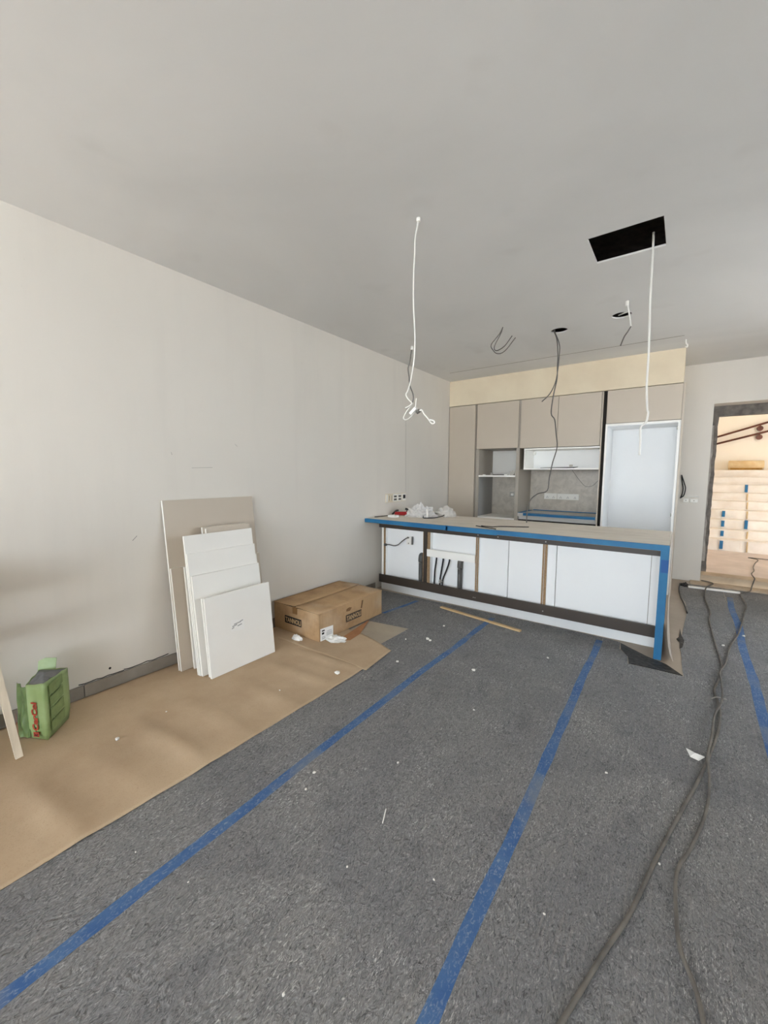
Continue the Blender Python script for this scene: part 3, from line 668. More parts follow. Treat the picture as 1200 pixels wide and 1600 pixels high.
mk('thin_rod', tube([(-1.62, 3.885, ZC + 0.006), (-1.50, 3.885, ZC + 0.006), (-1.44, 3.97, ZC + 0.006), (-1.20, 4.10, ZC + 0.006)], 0.005, 6, 0), DARK, label='bent dark rod lying behind the straight one on the island', cat='rod', group=GR)
mk('pencil', tube([(-3.00, 3.87, ZC + 0.006), (-2.965, 4.10, ZC + 0.006)], 0.005, 6, 0), DARK, label='thin dark stick against the wall on the island', cat='stick')

# socket row on the left wall
r = thing('wall_socket_row', (XL, 4.35, 1.07), 'row of ivory socket inserts without cover on the left wall', 'socket')
mk('back_box', box(XL, XL + 0.008, 4.118, 4.580, 1.076, 1.190), IVORY, r, bevel=0.002)
for y0, y1, k in ((4.125, 4.150, 0), (4.155, 4.205, 1), (4.21, 4.255, 1), (4.27, 4.36, 2), (4.375, 4.465, 2), (4.485, 4.570, 3)):
    mm = mk('insert', box(XL + 0.008, XL + 0.018, y0, y1, 1.084, 1.182), PLASTIC if k != 1 else IVORY, r, bevel=0.002)
    if k == 1: mk('contact', box(XL + 0.018, XL + 0.0195, (y0 + y1) / 2 - 0.004, (y0 + y1) / 2 + 0.004, 1.10, 1.165), GREYINK, mm)
    if k >= 2:
        for z in ((1.10, 1.140) if k == 2 else (1.115,)):
            mk('contact', box(XL + 0.018, XL + 0.0195, y0 + 0.015, y1 - 0.015, z, z + (0.022 if k == 2 else 0.05)), DCABLE if k == 2 else BLACK, mm)
# cable outlets on the back wall beside the fridge housing
r = thing('wall_outlet', (0.12, YB, 1.08), 'open wall outlet with white leads right of the fridge housing', 'outlet')
mk('lead', tube([(0.03, 6.812, 1.150), (0.08, 6.806, 1.158), (0.15, 6.806, 1.160), (0.222, 6.812, 1.158)], 0.007, 6), WCABLE, r, smooth=True)
for xa, xb in ((0.055, 0.118), (0.132, 0.215)):
    s = mk('socket_box', box(xa, xb, 6.795, YB, 1.080, 1.128), PLASTIC, r, bevel=0.008)
    mk('screw', tube([((xa + xb) / 2, 6.790, 1.104), ((xa + xb) / 2, 6.795, 1.104)], 0.008, 8, 0), METAL, s)
mk('cable_loop', join(tube([(0.018, 6.80, 1.449), (0.052, 6.79, 1.347), (0.072, 6.785, 1.267), (0.059, 6.79, 1.175), (0.030, 6.80, 1.139)], 0.007, 6),
                      tube([(0.020, 6.812, 1.43), (0.032, 6.81, 1.347), (0.046, 6.806, 1.267), (0.040, 6.806, 1.185), (0.025, 6.81, 1.13)], 0.007, 6)), BLACK, smooth=True,
   label='dark cable loop sticking out of the wall beside the fridge housing', cat='cable')

# ================================================================== CEILING WIRES
def vpts(l, dy=0.0): return [(x, y, min(z, 2.93)) for x, y, z in l]
r = thing('ceiling_cable', (-1.286, 2.06, 2.9), 'long white cable hanging from the ceiling with a terminal block', 'cable')
mk('cable', tube(vpts([(-1.286, 2.06, 2.905), (-1.293, 2.06, 2.857), (-1.307, 2.06, 2.8), (-1.309, 2.06, 2.714), (-1.315, 2.06, 2.59), (-1.313, 2.06, 2.429), (-1.304, 2.06, 2.305), (-1.301, 2.06, 2.223), (-1.306, 2.06, 2.118), (-1.323, 2.06, 2.02), (-1.348, 2.065, 1.952), (-1.365, 2.07, 1.929), (-1.352, 2.07, 1.902), (-1.321, 2.065, 1.873), (-1.333, 2.06, 1.857), (-1.36, 2.055, 1.845)]), 0.0042, 8), WCABLE, r, smooth=True)
mk('tail', tube([(-1.316, 2.07, 1.873), (-1.362, 2.075, 1.83), (-1.389, 2.08, 1.794), (-1.372, 2.08, 1.779), (-1.33, 2.07, 1.793), (-1.295, 2.06, 1.829), (-1.283, 2.055, 1.894)], 0.0035, 8), WCABLE, r, smooth=True)
mk('terminal_block', beam((-1.326, 2.06, 1.806), (-1.286, 2.06, 1.840), 0.020, 0.020, (0, 1, 0)), PLASTIC, r, bevel=0.003)
mk('tape_wrap', tube([(-1.282, 2.06, 1.812), (-1.262, 2.06, 1.822)], 0.011, 8, 0), DCABLE, r)
mk('tail', tube([(-1.27, 2.06, 1.818), (-1.248, 2.06, 1.824), (-1.23, 2.06, 1.798), (-1.2, 2.06, 1.766), (-1.18, 2.06, 1.742), (-1.161, 2.06, 1.743), (-1.166, 2.06, 1.756), (-1.192, 2.06, 1.764)], 0.0045, 8), WCABLE, r, smooth=True)
mk('ceiling_plug', tube([(-1.286, 2.06, 2.8995), (-1.286, 2.06, 2.88)], 0.012, 10, 0), PLASTIC, r)
r = thing('ceiling_cable', (-2.549, 3.98, 2.9), 'shorter grey-white cable hanging from the ceiling near the left wall', 'cable')
mk('cable', tube([(-2.549, 3.98, 2.91), (-2.563, 3.98, 2.826), (-2.578, 3.98, 2.732), (-2.601, 3.98, 2.663), (-2.586, 3.98, 2.556), (-2.575, 3.98, 2.465), (-2.534, 3.98, 2.371), (-2.527, 3.98, 2.306), (-2.552, 3.98, 2.243), (-2.631, 3.98, 2.209)], 0.007, 8), GCABLE, r, smooth=True)
mk('ceiling_plug', tube([(-2.549, 3.98, 2.8995), (-2.551, 3.98, 2.86)], 0.016, 10, 0), PLASTIC, r)
r = thing('ceiling_cable', (-1.498, 4.0, 2.9), 'thin grey wires curled into a hook under the ceiling', 'cable')
mk('wire', tube([(-1.497, 4.0, 2.91), (-1.519, 4.0, 2.842), (-1.58, 4.0, 2.731), (-1.56, 4.0, 2.684), (-1.478, 4.0, 2.713), (-1.403, 4.0, 2.799)], 0.0045, 6), DCABLE, r, smooth=True)
mk('wire', tube([(-1.499, 4.01, 2.91), (-1.537, 4.01, 2.843), (-1.619, 4.01, 2.756), (-1.598, 4.01, 2.699), (-1.55, 4.01, 2.656), (-1.476, 4.01, 2.669), (-1.372, 4.01, 2.779)], 0.0045, 6), DCABLE, r, smooth=True)
r = thing('ceiling_cable', (-1.12, 4.44, 2.9), 'long dark grey cable falling from the round ceiling hole to the island', 'cable')
mk('cable', tube([(-1.135, 4.44, 2.96), (-1.123, 4.44, 2.903), (-1.093, 4.44, 2.817), (-1.077, 4.44, 2.662), (-1.078, 4.44, 2.554), (-1.076, 4.44, 2.427), (-1.104, 4.44, 2.266), (-1.118, 4.44, 2.083), (-1.081, 4.44, 2.015), (-1.061, 4.44, 1.875), (-1.045, 4.44, 1.73), (-1.083, 4.44, 1.569), (-1.108, 4.44, 1.412), (-1.124, 4.44, 1.277), (-1.221, 4.44, 1.239), (-1.297, 4.44, 1.167), (-1.323, 4.44, 1.06), (-1.327, 4.44, 0.918)], 0.0055, 8), DCABLE, r, smooth=True)
mk('wire', tube([(-1.12, 4.45, 2.95), (-1.119, 4.45, 2.902), (-1.074, 4.45, 2.786), (-1.066, 4.45, 2.678), (-1.085, 4.45, 2.428), (-1.141, 4.45, 2.289), (-1.22, 4.45, 2.213)], 0.005, 8), DCABLE, r, smooth=True)
r = thing('ceiling_cable', (-0.442, 4.02, 2.9), 'short cable, white then dark, hanging in front of the second ceiling hole', 'cable')
mk('cable', tube([(-0.442, 4.02, 2.91), (-0.433, 4.02, 2.839), (-0.417, 4.02, 2.763), (-0.405, 4.02, 2.687)], 0.0065, 8), WCABLE, r, smooth=True)
mk('bare_end', tube([(-0.405, 4.02, 2.687), (-0.425, 4.02, 2.65), (-0.451, 4.02, 2.608), (-0.474, 4.02, 2.541)], 0.005, 8), DCABLE, r, smooth=True)
mk('ceiling_plug', tube([(-0.442, 4.02, 2.8995), (-0.442, 4.02, 2.86)], 0.013, 10, 0), PLASTIC, r)
mk('torn_board_flap', slab([(-0.545, 4.36, 2.905), (-0.47, 4.275, 2.902), (-0.445, 4.30, 2.905), (-0.50, 4.385, 2.93)], (0, 0, 0.008)), PAPER, label='torn white plasterboard flap in the second round ceiling hole', cat='plasterboard')
mk('ceiling_cable', tube([(-0.228, 3.19, 2.99), (-0.227, 3.2, 2.913), (-0.226, 3.2, 2.797), (-0.224, 3.2, 2.607), (-0.218, 3.2, 2.402), (-0.213, 3.2, 2.23), (-0.212, 3.2, 2.032), (-0.201, 3.2, 1.891), (-0.194, 3.2, 1.855), (-0.203, 3.2, 1.796), (-0.23, 3.2, 1.762), (-0.227, 3.2, 1.678), (-0.227, 3.2, 1.582)], 0.0065, 8), WCABLE, smooth=True,
   label='long white cable hanging out of the black square ceiling hatch', cat='cable')
mk('ceiling_wire', tube([(-0.036, 5.5, 2.905), (-0.032, 5.5, 2.857), (-0.019, 5.5, 2.845), (-0.020, 5.5, 2.817), (-0.037, 5.5, 2.83)], 0.006, 6), PLASTIC, smooth=True,
   label='tiny hooked white wire at the right corner of the bulkhead', cat='wire')

# ================================================================== LEANING PANELS
ZP = 0.0062
def lean_panel(name, xb, xt, zt, y0, y1, face, label, edge=WHITE_E, t=0.018, group='panels leaning on the left wall', y0t=None):
    """front face from (xb, floor) to (xt, zt); thickness towards the wall"""
    d = Vector((xt - xb, 0, zt)).normalized(); n = Vector((-d.z, 0, d.x)) * t       # towards the wall
    q = [(xb, y0, ZP), (xb, y1, ZP), (xt, y1, zt), (xt, y0, zt)]
    # drop the rear edge so the panel rests on its bottom edge
    dz = max(0.0, -n.z)
    q = [(a, b_, c + dz) for a, b_, c in q]
    v, f = slab(q, n)
    o = mk(name, (v, f), face, mats=[face, edge], label=label, cat='panel', group=group)
    for p in o.data.polygons:
        if p.area < 0.05: p.material_index = 1
    return o
lean_panel('cabinet_panel', -2.850, -2.996, 1.246, 1.358, 2.113, GREIGE, 'tallest greige panel at the back of the leaning stack')
lean_panel('cabinet_panel', -2.828, -2.918, 0.755, 1.362, 2.116, GREIGE, 'lower greige panel leaning on the tallest greige panel')
lean_panel('cabinet_panel', -2.792, -2.880, 0.757, 1.440, 2.06, WHITE_W, 'white panel half hidden just in front of the lower greige panel')
lean_panel('cabinet_panel', -2.760, -2.872, 1.037, 1.583, 1.978, GREIGE, 'narrow greige panel, rear one of two peeping over the white panel')
lean_panel('cabinet_panel', -2.739, -2.850, 1.026, 1.600, 1.975, GREIGE, 'narrow greige panel, front one of two peeping over the white panel')
lean_panel('cabinet_panel', -2.679, -2.808, 0.998, 1.408, 1.967, WHITE_W, 'tall white panel with a scuffed top edge in the leaning stack')
lean_panel('cabinet_panel', -2.659, -2.774, 0.872, 1.409, 1.967, WHITE_W, 'white panel right in front of the scuffed white panel', t=0.016)
lean_panel('cabinet_panel', -2.637, -2.733, 0.716, 1.415, 1.973, WHITE_W, 'medium white panel behind the two front square panels')
lean_panel('cabinet_panel', -2.585, -2.653, 0.562, 1.440, 1.975, WHITE_W, 'square white panel, second from the front of the stack')
pf = lean_panel('cabinet_panel', -2.553, -2.613, 0.573, 1.434, 1.979, WHITE_W, 'square white front panel with a small paper label')
# label on the front panel
d = Vector((-0.060, 0, 0.567)).normalized(); nrm = Vector((d.z, 0, -d.x))
o0 = Vector((-2.553, 0, ZP)) + nrm * 0.0007
q = [o0 + d * s + Vector((0, y, 0)) for y, s in ((1.612, 0.285), (1.725, 0.268), (1.725, 0.348), (1.614, 0.368))]
lb = mk('paper_label', slab(q, nrm * 0.0004), PAPER, pf)
for k, (ya, yb2, s) in enumerate(((1.625, 1.665, 0.312), (1.640, 1.700, 0.325), (1.690, 1.717, 0.333), (1.620, 1.640, 0.298), (1.668, 1.705, 0.306))):
    q = [o0 + nrm * 0.0008 + d * (s + dd) + Vector((0, y, 0)) for y, dd in ((ya, 0.0), (yb2, 0.006), (yb2, 0.014), (ya, 0.008))]
    mk('print', slab(q, nrm * 0.0003), GREYINK2, lb)

# ================================================================== CARDBOARD BOX
bx0, bx1, by0, by1, bh = -2.995, -2.400, 2.325, 3.215, 0.248
ZP0 = ZP; ZP = 0.0078
r = thing('cardboard_box', ((bx0 + bx1) / 2, (by0 + by1) / 2, ZP), 'long flat brown cardboard box on the floor against the left wall', 'box')
def wbox(x0, x1, y0, y1, z0, z1, n=10):
    """box side shell with slight bulges"""
    ring = []
    P = [(x0, y0), (x1, y0), (x1, y1), (x0, y1)]
    for i in range(4):
        a, b_ = P[i], P[(i + 1) % 4]
        for k in range(n):
            t = k / n; ring.append((a[0] + (b_[0] - a[0]) * t, a[1] + (b_[1] - a[1]) * t, 4 * t * (1 - t), ((b_[1] - a[1]), -(b_[0] - a[0]))))
    V, F = [], []
    lv = [0, 0.25, 0.5, 0.75, 1.0]
    for h in lv:
        for x, y, w, nn in ring:
            L = math.hypot(*nn); k = 0.007 * w * 4 * h * (1 - h) + 0.004 * w * noise.noise(Vector((x * 5, y * 5, h * 3)))
            V.append((x + nn[0] / L * k, y + nn[1] / L * k, z0 + (z1 - z0) * h))
    m = len(ring)
    for j in range(len(lv) - 1):
        for i in range(m): F.append((j * m + i, j * m + (i + 1) % m, (j + 1) * m + (i + 1) % m, (j + 1) * m + i))
    F.append(tuple(range(m - 1, -1, -1)))
    return V, F
body = mk('body', wbox(bx0, bx1, by0, by1, ZP, bh), CARD, r)
xm = -2.70
def flap(xa, xb, za, zb, sag):
    V, F = [], []
    nx, ny = 5, 10
    for j in range(ny + 1):
        for i in range(nx + 1):
            u, t = i / nx, j / ny; x = xa + (xb - xa) * u; y = by0 - 0.004 + (by1 - by0 + 0.008) * t
            V.append((x, y, za + (zb - za) * u + sag * math.sin(math.pi * t) * u + 0.003 * noise.noise(Vector((x * 6, y * 5, 2)))))
    for j in range(ny):
        for i in range(nx): a = j * (nx + 1) + i; F.append((a, a + 1, a + nx + 2, a + nx + 1))
    o = mk('top_flap', (V, F), CARD, r, smooth=True); md = o.modifiers.new('t', 'SOLIDIFY'); md.thickness = 0.005; md.offset = 1
flap(bx0 - 0.0, xm - 0.004, bh + 0.001, bh + 0.012, -0.006); flap(bx1 + 0.003, xm + 0.006, bh + 0.001, bh + 0.008, 0.002)
mk('inner_flap', slab([(bx0 + 0.01, by0 + 0.005, bh - 0.006), (bx1 - 0.01, by0 + 0.005, bh - 0.006), (bx1 - 0.01, by1 - 0.005, bh - 0.006), (bx0 + 0.01, by1 - 0.005, bh - 0.006)], (0, 0, 0.004)), simple('box_inside_shade', (70, 54, 40), 0.9), r)  # very dark card colour paints the shade inside the box
mk('packing_tape', slab([(xm - 0.03, by0 - 0.009, bh - 0.055), (xm + 0.03, by0 - 0.009, bh - 0.055), (xm + 0.03, by0 - 0.009, bh + 0.01), (xm - 0.03, by0 - 0.009, bh + 0.01)], (0, 0.002, 0)), simple('brown_packing_tape', (140, 104, 64), 0.35), r)
# printed black bars with light lettering, end and side
eb = mk('print_bar', slab([(-2.832, by0 - 0.0115, 0.090), (-2.612, by0 - 0.0115, 0.090), (-2.612, by0 - 0.0115, 0.158), (-2.832, by0 - 0.0115, 0.158)], (0, 0.001, 0)), BLACKINK, r)
text_mesh('TANNOLI', (-2.822, by0 - 0.0120, 0.101), (1, 0, 0), (0, 0, 1), 1, TANINK, 'lettering', eb, width=0.204, height=0.046, bold=0.03)
sb = mk('print_bar', slab([(bx1 + 0.0115, 2.655, 0.082), (bx1 + 0.0115, 2.875, 0.082), (bx1 + 0.0115, 2.875, 0.150), (bx1 + 0.0115, 2.655, 0.150)], (-0.001, 0, 0)), simple('worn_black_ink', (62, 54, 48), 0.9, var=(96, 82, 68), vs=30), r)
text_mesh('TANNOLI', (bx1 + 0.0120, 2.663, 0.093), (0, 1, 0), (0, 0, 1), 1, TANINK, 'lettering', sb, width=0.204, height=0.046, bold=0.03)
lb = mk('shipping_label', slab([(bx1 + 0.007, by0 + 0.006, 0.012), (bx1 + 0.010, 2.484, 0.010), (bx1 + 0.010, 2.484, 0.113), (bx1 + 0.007, by0 + 0.006, 0.122)], (0.001, 0, 0)), PAPER, r)
for ya, yb2, za, zb in ((2.345, 2.378, 0.095, 0.106), (2.345, 2.372, 0.068, 0.086), (2.40, 2.470, 0.045, 0.048), (2.40, 2.470, 0.056, 0.059), (2.40, 2.470, 0.067, 0.070), (2.345, 2.385, 0.030, 0.034), (2.345, 2.385, 0.044, 0.047), (2.405, 2.465, 0.080, 0.083)):
    mk('print', slab([(bx1 + 0.0118, ya, za), (bx1 + 0.0118, yb2, za), (bx1 + 0.0118, yb2, zb), (bx1 + 0.0118, ya, zb)], (0.0004, 0, 0)), BLACKINK if za > 0.065 and yb2 < 2.38 else GREYINK, lb)
mk('torn_patch', slab([(bx1 + 0.0100, 2.66, 0.185), (bx1 + 0.0100, 2.71, 0.178), (bx1 + 0.0100, 2.735, 0.205), (bx1 + 0.0100, 2.70, 0.215), (bx1 + 0.0100, 2.665, 0.205)], (0.001, 0, 0)), simple('torn_card', (124, 94, 64), 0.9), r)
mk('torn_patch', slab([(bx1 + 0.0100, 2.865, 0.16), (bx1 + 0.0100, 2.885, 0.16), (bx1 + 0.0100, 2.905, 0.232), (bx1 + 0.0100, 2.885, 0.235)], (0.001, 0, 0)), simple('torn_card_dark', (118, 90, 62), 0.9), r)
mk('card_scrap', slab([(-2.385, 2.985, 0.012), (-2.300, 2.46, 0.010), (-2.215, 2.50, 0.011), (-2.235, 2.66, 0.012)], (0.01, 0, 0.0035)), simple('torn_brown_card', (176, 128, 88), 0.9, var=(158, 112, 76), vs=8), label='torn strip of reddish brown card beside the cardboard box', cat='card scrap')
mk('paper_scrap', crumple(-2.30, 2.44, 0.0125, 0.085, 0.075, 0.022, 5.5, 0.6, 16, 6), PAPER, label='crumpled white paper beside the shipping label of the box', cat='paper scrap')
mk('paper_scrap', crumple(-2.60, 2.255, ZP, 0.062, 0.030, 0.030, 2.5, 0.4, 16, 6), PAPER, label='flat white scrap in front of the lettered box end', cat='paper scrap')

ZP = ZP0
# ================================================================== GREEN BAG
A = Vector((-2.651, 0.551)); Bp = Vector((-2.815, 0.700)); Cc = Vector((-2.925, 0.595)); D = Vector((-2.757, 0.500))
r = thing('cement_bag', (-2.78, 0.60, ZP), 'open green tile adhesive bag with grey powder, red lettering', 'bag')
Q = [D, A, Bp, Cc]
n = 8; ring = []
for i in range(4):
    a, b_ = Q[i], Q[(i + 1) % 4]
    for k in range(n): ring.append((a + (b_ - a) * (k / n), i, k / n))
ctr = (A + Bp + Cc + D) / 4
tops = {0: 0.305, 1: 0.326, 2: 0.306, 3: 0.300}
V, F = [], []; LV = 9
for j in range(LV + 1):
    h = j / LV
    for p, i, t in ring:
        ti = tops[i] + (tops[(i + 1) % 4] - tops[i]) * t
        taper = 0.90 + 0.10 * min(1, h * 5)
        q = ctr + (p - ctr) * taper
        side = Vector(((Q[(i + 1) % 4] - Q[i]).y, -(Q[(i + 1) % 4] - Q[i]).x)).normalized()
        q = q + side * (0.005 * math.sin(math.pi * t) * math.sin(math.pi * h) + 0.004 * noise.noise(Vector((p.x * 14, p.y * 14, h * 4))) * (1 if i in (2, 3) else 0.35))
        z = ZP + ti * h + (0.008 * noise.noise(Vector((p.x * 20, p.y * 20, 1))) if j == LV else 0)
        if j == 0: z = ZP
        V.append((q.x, q.y, z))
m = len(ring)
for j in range(LV):
    for i in range(m): F.append((j * m + i, j * m + (i + 1) % m, (j + 1) * m + (i + 1) % m, (j + 1) * m + i))
F.append(tuple(range(m - 1, -1, -1)))
o = mk('body', (V, F), GREEN, r, smooth=True); md = o.modifiers.new('t', 'SOLIDIFY'); md.thickness = 0.002; md.offset = -1
# powder surface
V, F = [], []
for s in (0.0, 0.5, 0.95):
    for p, i, t in ring:
        ti = tops[i] + (tops[(i + 1) % 4] - tops[i]) * t
        q = ctr + (p - ctr) * s; ti = 0.309 + (ti - 0.309) * s; V.append((q.x, q.y, ZP + ti - 0.006 + 0.030 * (1 - s) + 0.012 * noise.noise(Vector((q.x * 15, q.y * 15, 4)))))
for j in range(2):
    for i in range(m): F.append((j * m + i, j * m + (i + 1) % m, (j + 1) * m + (i + 1) % m, (j + 1) * m + i))
mk('powder', (V, F), LINER, r, smooth=True)
# standing torn flap at the back and folded film on the left
mk('torn_flap', slab([(-2.930, 0.585, 0.26), (-2.868, 0.652, 0.27), (-2.885, 0.668, 0.362), (-2.925, 0.625, 0.366), (-2.945, 0.598, 0.35)], (-0.004, 0.003, 0)), GREEN, r)
V, F = [], []
NU, NV = 10, 8
c00, c10, c01, c11 = Vector((-2.750, 0.505, 0.010)), Vector((-2.845, 0.470, 0.010)), Vector((-2.768, 0.512, 0.292)), Vector((-2.965, 0.500, 0.262))
for j in range(NV + 1):
    for i in range(NU + 1):
        u, t = i / NU, j / NV
        p = (c00 * (1 - u) + c10 * u) * (1 - t) + (c01 * (1 - u) + c11 * u) * t
        w = 0.038 * noise.noise(Vector((u * 4 + t * 2, t * 2.5 - u, 3))) + 0.022 * noise.noise(Vector((u * 9, t * 6, 8)))
        V.append(p + Vector((0.25, -1, 0)) * w * math.sin(math.pi * min(1, u + 0.08)) + Vector((0, -0.012 * math.sin(math.pi * u), 0)))
for j in range(NV):
    for i in range(NU): a = j * (NU + 1) + i; F.append((a, a + 1, a + NU + 2, a + NU + 1))
o = mk('folded_film', (V, F), GREEN_F, r, smooth=True, label='dark green folded film'); md = o.modifiers.new('t', 'SOLIDIFY'); md.thickness = 0.004
md = o.modifiers.new('s', 'SUBSURF'); md.levels = 2; md.render_levels = 2
text_mesh('CerC', (-2.792, 0.466, 0.045), (-0.30, 0.0, 1), (-1, 0.10, -0.30), 1, RED, 'lettering', r, width=0.100, height=0.034, bold=0.05, depth=0.004)
# printing on the two visible faces
dl = Vector((D.x - A.x, D.y - A.y, 0)).normalized(); nl = Vector((0, 0, 1)).cross(dl)
dr = Vector((Bp.x - A.x, Bp.y - A.y, 0)).normalized(); nr = dr.cross(Vector((0, 0, 1)))
A3 = Vector((A.x, A.y, 0))
base = A3 + dl * 0.042 + nl * 0.0088
lg = mk('logo_block', slab([base + Vector((0, 0, 0.030)), base + dl * 0.036 + Vector((0, 0, 0.030)), base + dl * 0.036 + Vector((0, 0, 0.056)), base + Vector((0, 0, 0.056))], nl * 0.0005), RED, r)
text_mesh('K', base + Vector((0, 0, 0.033)) + dl * 0.004 + nl * 0.0003, (0, 0, 1), dl, 1, DRED, 'lettering', lg, width=0.020, height=0.028, bold=0.05)
text_mesh('CerCol', base + Vector((0, 0, 0.064)) + nl * 0.0, (0, 0, 1), dl, 1, RED, 'lettering', r, width=0.160, height=0.040, bold=0.045)
for k in range(4):
    z0 = 0.055 + 0.070 * k
    def P(s, z): return A3 + dr * s + nr * 0.0095 + Vector((0, 0, z))
    mk('text_block', slab([P(0.028, z0 - 0.010), P(0.148, z0 - 0.002), P(0.148, z0 + 0.048), P(0.028, z0 + 0.044)], nr * 0.0004), GREEN_D, r)
    if k < 3:
        mk('text_line', slab([P(0.030, z0 + 0.050), P(0.050, z0 + 0.0505), P(0.050, z0 + 0.0545), P(0.030, z0 + 0.054)], nr * 0.0005), GREEN_F, r)
        mk('text_line', slab([P(0.062, z0 + 0.0505), P(0.146, z0 + 0.054), P(0.146, z0 + 0.0565), P(0.062, z0 + 0.053)], nr * 0.0005), GREEN_F, r)

# ================================================================== TRESTLE AT THE LEFT EDGE
r = thing('wooden_trestle', (-2.78, -0.2, 0), 'pale wooden trestle leg slanting in at the left picture edge', 'trestle')
for (fx, fy), (tx, ty) in (((-2.600, 0.425), (-2.665, 0.352)), ((-2.975, 0.385), (-2.93, 0.33)), ((-2.600, -0.85), (-2.665, -0.77)), ((-2.975, -0.85), (-2.93, -0.77))):
    mk('leg', beam((fx, fy, ZP + 0.008), (tx, ty, 0.74), 0.030, 0.020, (0, 1, 0)), LEGW, r)
mk('crossbar', beam((-2.64, 0.345, 0.55), (-2.94, 0.335, 0.55), 0.02, 0.07, (0, 1, 0)), PINE, r)
mk('top_beam', box(-2.97, -2.63, -0.85, 0.34, 0.742, 0.80), PINE, r)
for k in range(4):
    mk('shading_board', box(-3.0, -2.02, -1.6, 0.18, 0.801 + 0.051 * k, 0.851 + 0.051 * k), PINE_Y, label='thick plywood board added on the trestle to shade the wall, outside the picture', cat='board', group='added shading boards on the trestle')  # unseen stack added to throw shade on the low wall

# ================================================================== FLOOR CABLES AND SMALL THINGS
FC = 0.0125
def fl(l, z=FC): return [(x, y, 0.032 if 6.3 < y < 6.6 else z) for x, y in l]
cabA = [(-0.30, 0.55), (-0.22, 0.82), (-0.161, 1.027), (-0.101, 1.246), (-0.043, 1.44), (0.016, 1.716), (0.083, 1.994), (0.155, 2.288), (0.209, 2.54), (0.262, 2.833), (0.285, 3.077), (0.280, 3.245), (0.274, 3.384), (0.331, 3.694), (0.343, 3.951), (0.332, 4.303), (0.323, 5.039), (0.346, 5.305), (0.325, 5.814), (0.327, 6.074), (0.352, 6.376), (0.400, 6.55)]
cabB = [(0.20, 0.70), (0.16, 1.05), (0.136, 1.247), (0.121, 1.318), (0.088, 1.406), (0.078, 1.507), (0.078, 1.688), (0.123, 1.845), (0.176, 2.082), (0.198, 2.295), (0.200, 2.504), (0.225, 2.70), (0.250, 2.95), (0.302, 3.208), (0.316, 3.517), (0.318, 3.65), (0.372, 3.92), (0.422, 4.294), (0.527, 4.792), (0.63, 5.5), (0.68, 5.846), (0.671, 6.291), (0.716, 6.462), (0.775, 6.55)]
mk('power_cable', tube(fl(cabA) + [(0.425, 6.63, 0.030), (0.436, 6.70, 0.030), (0.401, 6.77, 0.030), (0.318, 6.80, 0.030)], 0.0070, 8), FCABLE, smooth=True, label='grey power cable on the floor running to the bottom edge, left one', cat='cable', group='floor power cables')
pB = [(x, y, FC + 0.004 + (0.018 if 2.35 < y < 3.7 else 0.0)) for x, y in cabB] + [(0.80, 6.63, 0.03), (0.822, 6.78, 0.03), (0.845, 6.825, 0.113), (0.862, 6.95, 0.116), (0.865, 7.25, 0.114), (0.93, 7.6, 0.097), (0.955, 7.9, 0.096), (1.02, 8.3, 0.096), (1.09, 8.65, 0.096), (0.99, 8.80, 0.096), (1.3, 8.75, 0.096), (1.5, 8.95, 0.096)]
mk('power_cable', tube(pB, 0.0064, 8), FCABLE, smooth=True, label='grey power cable on the floor leading out through the doorway, right one', cat='cable', group='floor power cables')
mk('cable_tie', join(tube([(0.255, 3.235, 0.012), (0.28, 3.23, 0.032), (0.325, 3.235, 0.030)], 0.004, 6)), METAL, label='small grey tie holding the two floor cables together', cat='cable tie')
mk('wood_batten', beam((-2.00, 3.760, 0.0105), (-1.095, 3.610, 0.0105), 0.034, 0.014, (0, 1, 0)), PINE_Y, label='long thin pine batten lying on the floor before the island', cat='batten')
mk('white_batten', beam((0.175, 6.40, 0.012), (0.680, 6.445, 0.012), 0.045, 0.018, (0, 1, 0)), WHITE_E, label='white batten lying on the floor before the doorway', cat='batten')
mk('door_board', box(0.20, 1.74, 6.61, 6.815, 0.0005, 0.018), SILLM, label='beige board lying flat along the doorway', cat='board')
mk('black_strap', tube([(0.085, 6.47, 0.012), (0.078, 6.20, 0.012), (0.085, 6.0, 0.012), (0.10, 5.75, 0.012), (0.13, 5.45, 0.012), (0.148, 5.15, 0.012)], 0.007, 6), BLACK, smooth=True, label='torn black strip along the mat edge near the doorway', cat='strip')
mk('black_clip', crumple(0.135, 6.46, 0.0035, 0.05, 0.06, 0.035, 1.3, 0.5, 12, 5), BLACK, label='small black clump under the wall end near the doorway', cat='plastic')
mk('felt_tear', prism([(0.085, 4.05), (0.105, 4.10), (0.12, 4.28), (0.10, 4.40), (0.088, 4.60), (0.080, 4.35), (0.062, 4.28), (0.085, 4.22)], 0.0031, 0.0045), FILM, label='dark torn notch in the felt beside the island end', cat='plastic film')
mk('paper_scrap', slab([(0.114, 2.545, 0.010), (0.130, 2.485, 0.006), (0.165, 2.475, 0.006), (0.190, 2.515, 0.012), (0.150, 2.512, 0.018)], (0, 0.002, 0.002)), PAPER, label='bent white paper scrap beside the two floor cables', cat='paper scrap')

